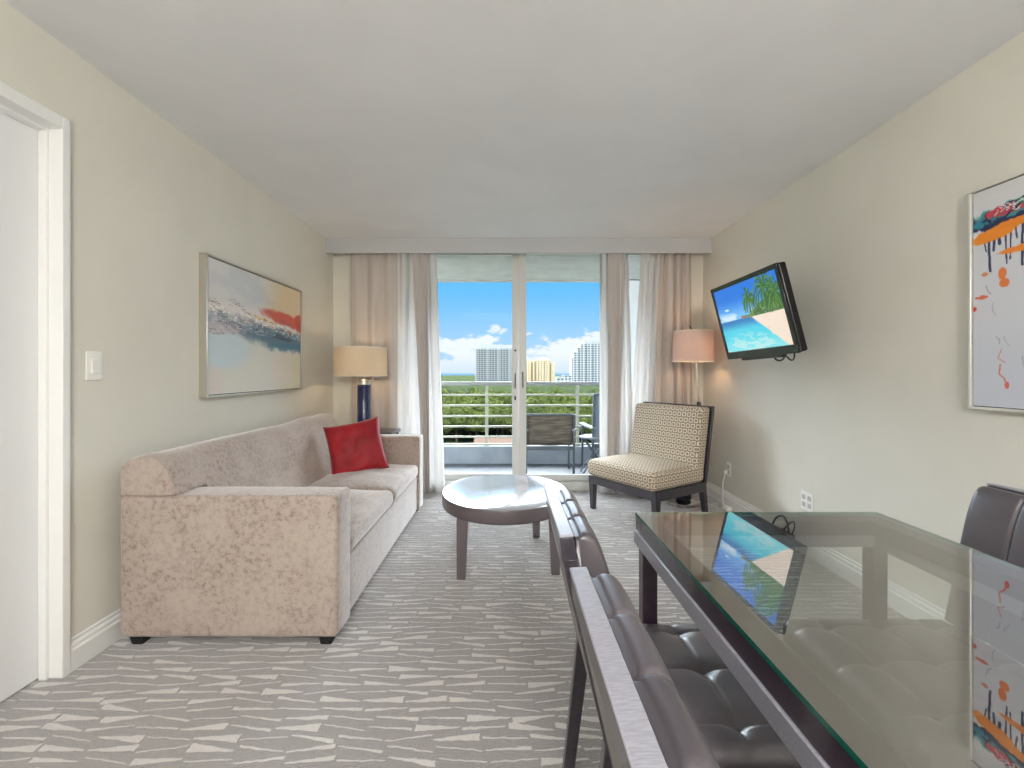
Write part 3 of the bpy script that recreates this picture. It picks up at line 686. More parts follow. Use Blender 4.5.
# ------------------------------------------------------------------ dining chairs (local: faces +X, top rail outer edge at x=0)
def dining_chair(label, group):
    t = thing('dining_chair', label, 'chair', (0, 0, 0), 0, group)
    BW = 0.186
    for s in (-1, 1):
        y0, y1 = (s*BW-0.015, s*BW+0.015)
        poly = [(0.002, 0.80), (0.090, 0.42), (0.045, 0.0), (0.075, 0.0), (0.130, 0.42), (0.032, 0.80)]
        bm = B(); prism(bm, poly, 'y', min(y0, y1), max(y0, y1)); obj('leg', bm, M['wood'], t, bevel=0.003)
        bm = B(); taper(bm, 0.585, s*0.205, 0, 0.335, 0.032, 0.042, 0.0, 0.0); obj('leg', bm, M['wood'], t, bevel=0.003)
    bm = B(); prism(bm, [(-0.003, 0.843), (0.025, 0.845), (0.034, 0.80), (0.002, 0.795)], 'y', -BW-0.016, BW+0.016); tr = obj('top_rail', bm, M['wood'], t, bevel=0.002)
    bm = B(); prism(bm, [(-0.004, 0.8435), (-0.004, 0.849), (0.026, 0.851), (0.026, 0.8455)], 'y', -BW-0.017, BW+0.017); obj('rail_glare_cap', bm, M['apron'], tr, bevel=0.002, label='added back rail cap, window glare painted pale grey')  # thin cap added to carry painted window glare along the rail top
    bm = B(); prism(bm, [(0.004, 0.794), (0.016, 0.794), (0.100, 0.43), (0.088, 0.43)], 'y', -BW+0.0155, BW-0.0155); obj('back_panel', bm, M['leather2'], t, bevel=0.002)
    # padded backrest in three upholstered sections
    fr = [(0.036, 0.838), (0.046, 0.845), (0.064, 0.842), (0.080, 0.820), (0.100, 0.765), (0.117, 0.69), (0.135, 0.60), (0.152, 0.52), (0.166, 0.455)]
    pf = spline([(a, 0, b) for a, b in fr], 4); bm = B(); NY = 90; rings = []
    for k in range(NY+1):
        y = -0.192+0.384*k/NY
        gr = sum(math.exp(-((y-c)/0.0045)**2) for c in (-0.064, 0.064))
        puff = abs(math.sin((y+0.192)/0.128*PI))**0.35
        e = max(0, abs(y)-0.178)/0.014
        ring = []
        for i, q in enumerate(pf):
            bx = 0.030+(0.80-min(q.z, 0.80))*0.235
            off = (q.x-bx)*(1-0.10*e*e)+0.004*puff-0.005*gr
            z = q.z-(0.005*gr+0.004*e*e-0.003*puff if i < 14 else 0)
            ring.append(bm.verts.new((bx+max(off, 0.002), y, z)))
        for z in (0.455, 0.6, 0.72, 0.79, 0.838): ring.append(bm.verts.new((0.031+(0.80-min(z, 0.80))*0.24, y, z)))
        rings.append(ring)
    for a, b in zip(rings, rings[1:]):
        n = len(a)
        for i in range(n): bm.faces.new((a[i], b[i], b[(i+1) % n], a[(i+1) % n]))
    bm.faces.new(rings[0]); bm.faces.new(rings[-1][::-1]); bmesh.ops.recalc_face_normals(bm, faces=bm.faces)
    bk = obj('backrest', bm, M['leather'], t, smooth=True, angle=70)
    for c in (-0.064, 0.064):
        bm = B(); tube(bm, [(q.x+0.001, c, q.z-0.006) for q in pf[4:28]], 0.0022, 6); obj('stitched_seam', bm, M['leather'], bk, smooth=True)
    # tufted seat
    hx, hy, hz = 0.25, 0.24, 0.042; tx = (-0.15, 0.0, 0.15); ty = (-0.170, 0.0, 0.170)
    def sd(p):
        if p.z < 0.01: return (0, 0, 0)
        k = min(1.0, (p.z-0.0)/hz)
        d = 0.018*(1-(p.x/hx)**4)*(1-(p.y/hy)**4)
        for a in tx:
            d -= 0.004*math.exp(-((p.x-a)/0.006)**2)+0.0015*math.exp(-((p.x-a)/0.03)**2)
            for b in ty: d -= 0.011*math.exp(-((p.x-a)**2+(p.y-b)**2)/0.026**2)
        for b in ty: d -= 0.004*math.exp(-((p.y-b)/0.006)**2)+0.0015*math.exp(-((p.y-b)/0.03)**2)
        return (0, 0, d*k)
    cx = 0.372
    bm = B(); rbox(bm, (cx, 0, 0.340+hz+0.012), (hx, hy, hz), 0.030, (78, 78, 2), sd); st2 = obj('seat_cushion', bm, M['leather'], t, smooth=True, angle=180)
    for a in tx:
        for b in ty:
            bm = B(); bmesh.ops.create_uvsphere(bm, u_segments=12, v_segments=8, radius=0.007); bmesh.ops.scale(bm, vec=(1, 1, 0.5), verts=bm.verts); bmesh.ops.translate(bm, verts=bm.verts, vec=(cx+a, b, 0.340+2*hz+0.012-0.006))
            obj('tuft_button', bm, M['leather'], st2, smooth=True)
    bm = B(); box(bm, 0.136, 0.60, -0.22, 0.22, 0.300, 0.3505); obj('seat_frame', bm, M['wood'], t, bevel=0.002)
    return t
c1 = dining_chair('tufted dark leather dining chair, the farther of two with backs nearest the sofa', 'dining chairs round the glass table'); c1.location = (0.108, 1.135, 0)
c2 = copy_tree(c1); c2.location = (0.108, 0.578, 0); c2['label'] = 'dark leather dining chair nearest the camera, cut off by the bottom edge'
c3 = copy_tree(c1); c3.location = (1.448, 1.165, 0); c3.rotation_euler = (0, 0, PI); c3['label'] = 'dark leather dining chair between glass table and right wall'

# ------------------------------------------------------------------ painted pictures
def vnoise(x, y, seed=0, octs=4):
    out = np.zeros_like(x); amp = 1.0; tot = 0
    for o in range(octs):
        r = np.random.RandomState(seed*17+o); G = r.rand(64, 64)
        xi = np.floor(x).astype(int); yi = np.floor(y).astype(int); fx = x-xi; fy = y-yi
        fx = fx*fx*(3-2*fx); fy = fy*fy*(3-2*fy)
        a = G[xi % 64, yi % 64]; b = G[(xi+1) % 64, yi % 64]; c = G[xi % 64, (yi+1) % 64]; d = G[(xi+1) % 64, (yi+1) % 64]
        out += amp*((a*(1-fx)+b*fx)*(1-fy)+(c*(1-fx)+d*fx)*fy); tot += amp
        amp *= 0.5; x = x*2.03+5.1; y = y*2.03+1.7
    return out/tot
def sm(x, a, b):
    t = np.clip((x-a)/(b-a), 0, 1); return t*t*(3-2*t)
class Canvas:
    def __init__(s, nx, ny, asp):
        s.u, s.v = np.meshgrid((np.arange(nx)+0.5)/nx, (np.arange(ny)+0.5)/ny, indexing='ij'); s.a = asp; s.c = np.zeros((nx, ny, 3))
    def fill(s, col, mask=None):
        mask = np.ones_like(s.u) if mask is None else mask
        s.c = s.c*(1-mask[..., None])+np.array(col, float)/255*mask[..., None]
    def line(s, pts, wd, col, op=1.0, jag=0.0, seed=0):
        d = np.full_like(s.u, 9.0)
        ju = (vnoise(s.u*22, s.v*22, seed)-0.5)*jag; jv = (vnoise(s.u*22, s.v*22, seed+3)-0.5)*jag
        U, Vv = (s.u+ju)*s.a, s.v+jv
        for (a, b), (c, e) in zip(pts, pts[1:]):
            ax, ay, bx, by = a*s.a, b, c*s.a, e; L2 = (bx-ax)**2+(by-ay)**2+1e-9
            t = np.clip(((U-ax)*(bx-ax)+(Vv-ay)*(by-ay))/L2, 0, 1)
            d = np.minimum(d, np.hypot(U-ax-t*(bx-ax), Vv-ay-t*(by-ay)))
        s.fill(col, op*(1-sm(d, wd*0.75, wd*1.25)))
    def blob(s, cu, cv, ru, rv, col, ang=0.0, jag=0.3, op=1.0, seed=1, soft=0.2):
        U, W = (s.u-cu)*s.a, s.v-cv; ca, sa = math.cos(ang), math.sin(ang)
        p = (U*ca+W*sa)/(ru*s.a); q = (-U*sa+W*ca)/rv
        r = np.hypot(p, q)+jag*(vnoise(s.u*18, s.v*18, seed)-0.5)
        s.fill(col, op*(1-sm(r, 1-soft, 1+soft*0.3)))
    def lines(s, n, ur, vr, ln, wd, col, seed, slope=0.0, op=0.6):
        r = random.Random(seed)
        for _ in range(n):
            a, b = r.uniform(*ur), r.uniform(*vr); pts = [(a, b)]
            for k in range(4): a += r.uniform(0.3, 1)*ln/4*r.choice((1, 1, 1, -0.4)); b += slope*ln/4+r.uniform(-1, 1)*ln*0.09; pts.append((a, b))
            s.line(pts, wd*r.uniform(0.6, 1.3), col, op)
def picture(name, cv, parent, place, mat, label=None):
    """cv.c[u,v] colours on a gridded panel; place(u, v) -> world/local point"""
    nx, ny = cv.c.shape[:2]
    vs = [place(i/nx, j/ny) for i in range(nx+1) for j in range(ny+1)]
    fs = [(i*(ny+1)+j, (i+1)*(ny+1)+j, (i+1)*(ny+1)+j+1, i*(ny+1)+j+1) for i in range(nx) for j in range(ny)]
    inv = ROOT[top(parent)].inverted() if parent in ROOT and not isinstance(place, tuple) else Matrix()
    me = bpy.data.meshes.new(name); me.from_pydata([inv @ Vector(v) for v in vs], [], fs)
    col = np.ones((nx*ny, 4, 4)); c = np.clip(cv.c.reshape(-1, 3), 0, 1); c = np.where(c <= 0.04045, c/12.92, ((c+0.055)/1.055)**2.4)
    col[:, :, :3] = c[:, None, :]
    at_ = me.color_attributes.new('Col', 'FLOAT_COLOR', 'CORNER'); at_.data.foreach_set('color', col.reshape(-1))
    me.materials.append(mat); o = bpy.data.objects.new(name, me); C.objects.link(o); o.parent = parent
    if label: o['label'] = label
    return o
def picframe(root, x0, x1, y0, y1, z0, z1, w_, mat):
    """frame standing off a side wall; x0 (wall) .. x1 (front)"""
    bm = B(); box(bm, x0, x1, y0, y1, z0, z0+w_); box(bm, x0, x1, y0, y1, z1-w_, z1); box(bm, x0, x1, y0, y0+w_, z0+w_, z1-w_); box(bm, x0, x1, y1-w_, y1, z0+w_, z1-w_)
    return obj('frame', bm, mat, root, world=True, bevel=0.002)
# left landscape abstract
P0, P1, Q0, Q1 = 2.583, 3.780, 1.036, 1.853
a1 = thing('framed_painting', 'silver-framed abstract landscape painting with red and teal bands above the sofa', 'painting', (XL, 3.2, Q0))
picframe(a1, XL+0.001, XL+0.048, P0, P1, Q0, Q1, 0.012, M['nickel'])
picback = box(B(), XL+0.002, XL+0.028, P0+0.012, P1-0.012, Q0+0.012, Q1-0.012); obj('canvas_side', picback, M['dark'], a1, world=True)
cv = Canvas(230, 150, 1.47); u, v = cv.u, cv.v
cv.fill((214, 213, 210)); cv.fill((196, 200, 206), 0.7*sm(vnoise(u*5+v*3, v*7, 2), 0.4, 0.65)*sm(v, 0.55, 0.8))
cv.fill((222, 198, 158), 0.9*sm(u+0.15*vnoise(u*4, v*4, 3), 0.52, 0.85)*sm(v, 0.5, 0.7))
cv.fill((216, 214, 204), (1-sm(v, 0.40, 0.5))); cv.fill((196, 214, 222), 0.8*(1-sm(np.hypot((u-0.12)/0.35, (v-0.34)/0.2), 0.5, 1.0)))
cv.fill((226, 216, 180), 0.6*sm(u, 0.6, 0.95)*(1-sm(v, 0.3, 0.45))); cv.fill((224, 208, 196), 0.6*(1-sm(np.hypot((u-0.75)/0.2, (v-0.2)/0.2), 0.5, 1)))
cv.fill((220, 205, 200), 0.5*(1-sm(np.hypot((u-0.05)/0.1, (v-0.1)/0.15), 0.5, 1)))
ctr = 0.60-0.10*u; nz = vnoise(u*6, v*14, 5)-0.5
cv.fill((224, 218, 216), 1-sm(np.abs(v-(0.62-0.08*u)+0.12*nz)/0.12, 0.6, 1.0))
cv.blob(0.80, 0.67, 0.32, 0.068, (206, 92, 76), -0.08, 0.5, 0.95, 4, 0.35); cv.blob(0.98, 0.66, 0.07, 0.10, (204, 84, 62), 0, 0.4, 0.9, 6)
cv.blob(0.55, 0.625, 0.18, 0.022, (232, 206, 140), -0.12, 0.8, 0.8, 7, 0.5)
cv.blob(0.42, 0.52, 0.52, 0.085, (132, 146, 160), -0.10, 0.8, 0.8, 8, 0.5); cv.blob(0.76, 0.470, 0.50, 0.115, (92, 124, 140), -0.05, 0.6, 0.9, 9, 0.4)
cv.blob(0.76, 0.49, 0.13, 0.035, (66, 84, 96), -0.1, 0.7, 0.8, 10, 0.5); cv.blob(0.85, 0.42, 0.28, 0.03, (80, 126, 152), 0.03, 0.7, 0.8, 11, 0.5)
cv.blob(0.15, 0.50, 0.2, 0.05, (196, 186, 190), 0.0, 0.8, 0.7, 12, 0.5)
cv.fill((244, 240, 232), 0.85*sm(vnoise(u*34, v*40, 13, 2), 0.62, 0.70)*(1-sm(np.abs(v-(0.635-0.09*u))/0.05, 0.6, 1.1)))
cv.fill((206, 120, 60), 0.8*sm(vnoise(u*40, v*44, 14, 2), 0.66, 0.72)*(1-sm(np.abs(v-(0.65-0.115*u))/0.03, 0.6, 1.1))*sm(u, 0.3, 0.4))
cv.lines(90, (0.0, 0.85), (0.46, 0.66), 0.22, 0.0022, (96, 82, 92), 5, -0.1, 0.38); cv.lines(44, (0.1, 0.95), (0.50, 0.60), 0.16, 0.0028, (232, 230, 228), 6, -0.1, 0.5)
cv.lines(14, (0.0, 0.3), (0.62, 0.74), 0.14, 0.0022, (120, 90, 80), 7, -0.2, 0.5)
picture('canvas', cv, a1, lambda uu, vv: (XL+0.036, P0+0.016+(P1-P0-0.032)*uu, Q0+0.016+(Q1-Q0-0.032)*vv), M['paint'])
# right abstract with drips
R0, R1, S0, S1 = 0.98, 1.897, 1.030, 1.922
a2 = thing('framed_painting', 'pale-framed white abstract painting with dripping orange and blue strokes on the right wall', 'painting', (XR, 1.4, S0))
M['whiteframe'] = pmat('champagne_white_frame', (224, 221, 212), 0.35, 0.3)
picframe(a2, XR-0.042, XR-0.001, R0, R1, S0, S1, 0.011, M['whiteframe'])
obj('canvas_side', box(B(), XR-0.028, XR-0.002, R0+0.011, R1-0.011, S0+0.011, S1-0.011), M['dark'], a2, world=True)
cv = Canvas(330, 190, 1.0); cv.u = cv.u/0.53; cv.a = 0.53; u, v = cv.u, cv.v
cv.fill((206, 208, 214)); cv.fill((190, 196, 210), 0.6*(1-sm(v, 0.05, 0.6))); cv.fill((216, 214, 208), 0.5*sm(v, 0.8, 1.0))
cv.blob(0.62, 0.855, 0.68, 0.062, (40, 44, 78), 0.03, 0.4, 1, 21, 0.1); cv.blob(0.56, 0.885, 0.58, 0.040, (60, 150, 150), 0.05, 0.7, 0.95, 22)
cv.blob(0.30, 0.882, 0.22, 0.026, (186, 72, 84), 0.06, 0.6, 1, 23); cv.blob(0.50, 0.90, 0.16, 0.022, (58, 140, 86), 0.0, 0.6, 1, 24); cv.blob(0.08, 0.85, 0.09, 0.02, (40, 130, 150), 0.2, 0.6, 1, 25)
cv.lines(26, (0.05, 1.1), (0.83, 0.91), 0.2, 0.004, (30, 32, 66), 12, 0.06, 0.9); cv.lines(8, (0.1, 0.5), (0.86, 0.90), 0.16, 0.003, (200, 220, 226), 13, 0.05, 0.9); cv.lines(7, (0.1, 0.5), (0.86, 0.90), 0.16, 0.003, (210, 60, 60), 15, 0.05, 0.9)
rr = random.Random(9)
for k in range(30):
    a = 0.10+0.05*k*0.80+rr.uniform(-0.01, 0.01); l = rr.uniform(0.06, 0.24); cv.line([(a, 0.84), (a+rr.uniform(-.01, .01), 0.84-l*0.5), (a+rr.uniform(-.015, .015), 0.84-l)], rr.uniform(0.003, 0.007), (40, 48, 84), 0.95, 0.01, k)
cv.blob(0.17, 0.785, 0.20, 0.032, (232, 138, 40), 0.16, 0.4, 1, 26); cv.blob(0.42, 0.815, 0.24, 0.020, (226, 132, 36), 0.02, 0.5, 1, 27); cv.blob(0.42, 0.695, 0.22, 0.016, (232, 134, 44), 0.03, 0.5, 1, 28)
cv.blob(0.235, 0.60, 0.035, 0.028, (222, 124, 66), 0, 0.6, 1, 29); cv.blob(0.25, 0.555, 0.045, 0.022, (222, 124, 66), 0, 0.6, 1, 30); cv.blob(0.10, 0.610, 0.03, 0.009, (214, 136, 96), 0, 0.5, 1, 31)
cv.blob(0.07, 0.505, 0.055, 0.010, (214, 108, 84), 0, 0.5, 1, 32); cv.blob(0.01, 0.455, 0.02, 0.012, (206, 70, 60), 0, 0.4, 1, 33); cv.blob(0.27, 0.100, 0.018, 0.016, (212, 96, 84), 0, 0.5, 1, 34)
cv.line([(0.22, 0.19), (0.21, 0.15), (0.25, 0.13), (0.27, 0.10)], 0.0035, (206, 120, 110)); cv.line([(0.23, 0.26), (0.20, 0.22), (0.26, 0.20)], 0.002, (206, 130, 120))
cv.lines(26, (0.1, 0.9), (0.15, 0.6), 0.06, 0.0022, (128, 120, 130), 17, -0.6, 0.5); cv.blob(0.9, 0.80, 0.3, 0.02, (226, 132, 36), -0.04, 0.5, 1, 37); cv.blob(1.15, 0.5, 0.12, 0.03, (222, 120, 60), 0.3, 0.6, 1, 35); cv.blob(1.5, 0.66, 0.12, 0.02, (58, 140, 140), 0.3, 0.6, 1, 38); cv.blob(1.3, 0.3, 0.03, 0.03, (206, 80, 70), 0, 0.6, 1, 36)
picture('canvas', cv, a2, lambda uu, vv: (XR-0.034, R1-0.0145-(R1-R0-0.029)*uu, S0+0.0145+(S1-S0-0.029)*vv), M['paint'])

# ------------------------------------------------------------------ television
tvC = Vector((1.562, 2.985, 1.536)); Wt, Ht = 0.775, 0.527
tv = bpy.data.objects.new('television', None); C.objects.link(tv); tv.location = tvC; tv.rotation_euler = (0, 0, 0)
Rz = Matrix.Rotation(math.radians(-87.3), 4, 'Z') @ Matrix.Rotation(math.radians(14), 4, 'X') @ Matrix.Rotation(math.radians(-1.3), 4, 'Y')
tv.matrix_world = Matrix.Translation(tvC) @ Rz; ROOT[tv] = Matrix.Translation(tvC) @ Rz
tag(tv, 'black flat television tilted on a wall bracket, showing a palm beach', 'television')
# local: x right across the screen, -y towards the viewer, z up
bz = 0.030
bm = B(); box(bm, -Wt/2, Wt/2, 0, 0.014, -Ht/2, -Ht/2+0.052); box(bm, -Wt/2, Wt/2, 0, 0.014, Ht/2-bz, Ht/2); box(bm, -Wt/2, -Wt/2+bz, 0, 0.014, -Ht/2+0.052, Ht/2-bz); box(bm, Wt/2-bz, Wt/2, 0, 0.014, -Ht/2+0.052, Ht/2-bz)
obj('bezel', bm, M['bezel'], tv, bevel=0.003)
bm = B(); rbox(bm, (0, 0.038, 0), (Wt/2-0.002, 0.024, Ht/2-0.002), 0.012, (1, 1, 1), lambda p: (0, 0, 0)); obj('casing', bm, M['black'], tv, smooth=True)
bm = B(); rbox(bm, (-0.02, 0.072, -0.01), (0.24, 0.012, 0.15), 0.012, (1, 1, 1)); obj('rear_housing', bm, M['black'], tv, smooth=True)
bm = B(); rbox(bm, (0, 0.022, -Ht/2-0.006), (0.22, 0.018, 0.012), 0.010, (4, 1, 1)); obj('speaker_lip', bm, M['black'], tv, smooth=True)
cv = Canvas(220, 130, 1.6); u, v = cv.u, cv.v; hz = 0.485
cv.fill((30, 118, 226)); cv.fill((120, 190, 248), 1-sm(v, hz, 0.85)); cv.fill((236, 246, 252), 0.8*sm(vnoise(u*5, v*9, 41), 0.5, 0.7)*(1-sm(v, 0.52, 0.66)))
cv.fill((246, 250, 252), 0.9*(1-sm(np.hypot((u-0.16)/0.05, (v-0.66)/0.02)+0.6*(vnoise(u*20, v*20, 43)-.5), 0.5, 1)))
sea = 1-sm(v, hz-0.005, hz+0.005); cv.fill((30, 120, 190), sea); cv.fill((70, 206, 232), sea*(1-sm(v, 0.30, 0.47))); cv.fill((150, 236, 240), sea*0.8*(1-sm(v, 0.0, 0.35)))
cv.fill((232, 240, 236), sea*0.5*sm(vnoise(u*9+v*7, v*16, 44, 3), 0.55, 0.62)*(1-sm(v, 0.1, 0.4)))
shore = 0.44+0.18*np.cos(u*0)+(v-0.45)*-0.9; sand = sm(u-(0.50+(hz-v)*0.90+0.05*(vnoise(v*6, u*2, 45)-.5)), 0, 0.03)*(1-sm(v, 0.47, 0.50)); cv.fill((246, 226, 208), sand); cv.fill((228, 202, 182), sand*0.6*sm(vnoise(u*8, v*8, 46), 0.5, 0.7))
hill = sm(u-0.42, 0, 0.01)*(1-sm(v-(hz+0.02+0.16*sm(u, 0.45, 0.8)+0.03*(vnoise(u*30, v*4, 47)-.5)), 0, 0.015))*sm(v, 0.475, 0.485)
cv.fill((58, 100, 52), hill); cv.fill((112, 146, 66), hill*sm(vnoise(u*40, v*40, 48), 0.45, 0.6))
for cu_, cv_, sz in ((0.40, 0.50, 0.035), (0.53, 0.475, 0.022), (0.46, 0.49, 0.02)): cv.blob(cu_, cv_, sz, sz*0.9, (146, 124, 108), 0, 0.5, 1, 50)
cv.blob(0.86, 0.62, 0.13, 0.16, (62, 108, 44), 0, 0.8, 0.95, 51, 0.3); cv.blob(0.9, 0.58, 0.08, 0.08, (104, 140, 52), 0, 0.9, 0.9, 52, 0.3)
def palm(bu, bv, tu, tvv, sz, sd):
    cv.line([(bu, bv), ((bu+tu)/2+0.01, (bv+tvv)/2), (tu, tvv)], 0.008, (104, 84, 60)); r = random.Random(sd)
    for k in range(26):
        a = 2*PI*k/26+r.uniform(-.15, .15); l = sz*r.uniform(0.8, 1.1); p1 = (tu+l*0.55*math.cos(a)/1.6, tvv+l*0.55*math.sin(a)+0.02); p2 = (tu+l*math.cos(a)/1.6, tvv+l*math.sin(a)-0.10*sz/0.2*abs(math.cos(a)))
        cv.line([(tu, tvv), p1, p2], 0.011, (44, 96, 40) if k % 3 else (92, 140, 56), 0.95, 0.02, k)
palm(0.62, 0.52, 0.56, 0.73, 0.19, 1); palm(0.86, 0.55, 0.80, 0.85, 0.27, 2); palm(0.95, 0.52, 0.93, 0.74, 0.22, 3)
def _pic():
    nx, ny = cv.c.shape[:2]; x0, x1, z0, z1 = -Wt/2+bz, Wt/2-bz, -Ht/2+0.052, Ht/2-bz
    vs = [(x0+(x1-x0)*i/nx, 0.004, z0+(z1-z0)*j/ny) for i in range(nx+1) for j in range(ny+1)]
    fs = [(i*(ny+1)+j, (i+1)*(ny+1)+j, (i+1)*(ny+1)+j+1, i*(ny+1)+j+1) for i in range(nx) for j in range(ny)]
    me = bpy.data.meshes.new('screen'); me.from_pydata(vs, [], fs)
    col = np.ones((nx*ny, 4, 4)); c = np.clip(cv.c.reshape(-1, 3), 0, 1); c = np.where(c <= 0.04045, c/12.92, ((c+0.055)/1.055)**2.4); col[:, :, :3] = c[:, None, :]
    me.color_attributes.new('Col', 'FLOAT_COLOR', 'CORNER').data.foreach_set('color', col.reshape(-1)); me.materials.append(M['screen'])
    o = bpy.data.objects.new('screen', me); C.objects.link(o); o.parent = tv; o['label'] = 'lit screen with palms, turquoise sea and sand'
_pic()
tvi = ROOT[tv].inverted()
bm = B(); box(bm, XR-0.022, XR-0.001, 3.10, 3.26, 1.42, 1.60); bmesh.ops.transform(bm, matrix=tvi, verts=bm.verts); br = obj('wall_bracket', bm, M['black'], tv, bevel=0.003)
e0 = ROOT[tv] @ Vector((-0.03, 0.08, -0.02))
bm = B(); tube(bm, [(XR-0.02, 3.16, 1.51), (XR-0.08, 3.10, 1.51), tuple(e0)], 0.018, 4); bmesh.ops.transform(bm, matrix=tvi, verts=bm.verts); obj('bracket_arm', bm, M['hardware'], br)
bm = B(); tube(bm, spline([tuple(ROOT[tv] @ Vector((0.02, 0.075, -0.155))), (1.72, 2.97, 1.275), (1.80, 3.02, 1.262), (1.88, 3.10, 1.33), (XR-0.012, 3.15, 1.43)], 6), 0.006, 8); bmesh.ops.transform(bm, matrix=tvi, verts=bm.verts); obj('cable', bm, M['black'], tv, smooth=True)
bm = B(); tube(bm, spline([tuple(ROOT[tv] @ Vector((0.12, 0.055, -0.2))), (1.74, 2.86, 1.27), (1.80, 2.90, 1.262), (1.88, 3.02, 1.34), (XR-0.012, 3.13, 1.44)], 6), 0.005, 8); bmesh.ops.transform(bm, matrix=tvi, verts=bm.verts); obj('cable', bm, M['black'], tv, smooth=True)

# ------------------------------------------------------------------ switch, outlets, cords
sw = thing('light_switch', 'white rocker light switch on the left wall beside the door frame', 'switch', (XL, 1.926, 1.207))
bm = B(); rbox(bm, (XL+0.0035, 1.926, 1.207), (0.003, 0.037, 0.06), 0.003, (1, 1, 1)); obj('switch_plate', bm, M['plastic'], sw, world=True, smooth=True)
bm = B(); prism(bm, [(XL+0.0066, 1.175), (XL+0.013, 1.178), (XL+0.009, 1.238), (XL+0.0066, 1.240)], 'y', 1.910, 1.942); obj('rocker', bm, M['plastic'], sw, world=True, bevel=0.001)
def outlet(y, z, label, two=False):
    o = thing('wall_outlet', label, 'outlet', (XR, y, z)); hw = 0.038 if not two else 0.060
    bm = B(); rbox(bm, (XR-0.0035, y, z), (0.003, hw, 0.060), 0.003, (1, 1, 1)); obj('outlet_plate', bm, M['plastic'], o, world=True, smooth=True)
    for c in ((0,) if not two else (-0.028, 0.028)):
        for s in (-1, 1):
            bm = B(); rbox(bm, (XR-0.0080, y+c, z+s*0.024), (0.0015, 0.016, 0.015), 0.001, (1, 1, 1)); obj('socket', bm, M['socket'], o, world=True, label='grey socket')
outlet(4.03, 0.33, 'white wall outlet low behind the patterned chair'); outlet(2.976, 0.345, 'wide white outlet low on the wall just past the dining table', True); outlet(2.06, 0.33, 'white wall outlet low on the wall seen through the glass table')
cdn = thing('power_cord', 'white power cord and adapter lying by the baseboard behind the patterned chair', 'cord', (1.88, 3.98, 0))
bm = B(); tube(bm, spline([(1.905, 4.03, 0.30), (1.885, 4.04, 0.20), (1.895, 4.06, 0.10), (1.88, 4.02, 0.01), (1.82, 3.95, 0.008), (1.80, 4.05, 0.008), (1.76, 4.16, 0.008), (1.71, 4.15, 0.012)], 6), 0.0045, 8); obj('cord', bm, M['plastic'], cdn, world=True, smooth=True)
bm = B(); rbox(bm, (1.905, 4.03, 0.306), (0.014, 0.015, 0.015), 0.004, (1, 1, 1)); obj('plug', bm, M['plastic'], cdn, world=True, smooth=True)
bm = B(); rbox(bm, (1.875, 3.93, 0.020), (0.022, 0.04, 0.018), 0.006, (1, 1, 1)); obj('adapter', bm, M['plastic'], cdn, world=True, smooth=True)

# housings for the added fill lights, out of view behind the camera
cl_ = thing('ceiling_fill_fixture', 'added square ceiling fill light, unseen behind the camera', 'ceiling light', (-0.35, -0.75, H))
bm = B(); box(bm, -0.97, 0.27, -1.37, -0.13, 2.405, H-0.0005); obj('housing', bm, M['alu'], cl_, world=True, bevel=0.004)
pg = thing('pendant_fill_fixture', 'added globe pendant for fill light, unseen behind the camera', 'pendant light', (0.265, -1.75, H))
bm = B(); tube(bm, [(0.265, -1.75, H-0.02), (0.265, -1.75, 2.03)], 0.006, 8); obj('cord', bm, M['black'], pg, world=True)
bm = B(); lathe(bm, [(0.05, H-0.03), (0.05, H-0.001)], 0.265, -1.75, 24); obj('ceiling_rose', bm, M['alu'], pg, world=True)
bm = B(); lathe(bm, [(0.05, 1.995), (0.05, 2.035)], 0.265, -1.75, 24); obj('globe_cap', bm, M['nickel'], pg, world=True)

# ------------------------------------------------------------------ the view: ground, woodland, towers
GZ = -25.0
M['ground'] = noisy('dull_ground', (84, 88, 66), (70, 78, 56), 0.05, 0.95, **{'Specular IOR Level': 0.0})
M['asphalt'] = noisy('grey_asphalt', (128, 126, 122), (116, 114, 110), 0.5, 0.9)
M['sea'] = pmat('distant_sea', (70, 92, 110), 0.9, **{'Specular IOR Level': 0.0})
def foliage(name, c1, c2, c3):
    m = pmat(name, c1, 0.9); t, b = tex(m); v = coords(t); b.inputs['Specular IOR Level'].default_value = 0.0
    oi = t.new('ShaderNodeObjectInfo')
    n = t.noise(v, 0.9, 6.0, 0.75); n2 = t.noise(v, 0.3, 2.0)
    c = t.mix(t.step(n, 0.36, 0.64), lin(c1), lin(c2)); c = t.mix(t.m('MULTIPLY', oi.outputs['Random'], 0.55), c, lin(c3))
    c = t.mix(t.m('MULTIPLY', t.step(n2, 0.5, 0.7), 0.35), c, lin(c3)); t.put(b.inputs['Base Color'], c)
    bump(t, b, t.noise(v, 1.3, 5.0, 0.7), 1.0, 1.2); return m
M['leaf'] = foliage('green_foliage', (76, 88, 46), (150, 156, 86), (120, 130, 78)); M['bark'] = pmat('tree_bark', (90, 76, 62), 0.9)
M['canopy'] = foliage('far_foliage', (50, 60, 40), (88, 96, 64), (74, 84, 62))
struct('ground', box(B(), -1400, 1600, 12, 2600, GZ-0.5, GZ), M['ground'])
struct('ground_sea', box(B(), -9000, 9000, 2600, 11500, GZ-0.6, GZ-0.1), M['sea'])
struct('ground_road', box(B(), -120, 140, 146, 166, GZ, GZ+0.05), M['asphalt'])
crowns = []
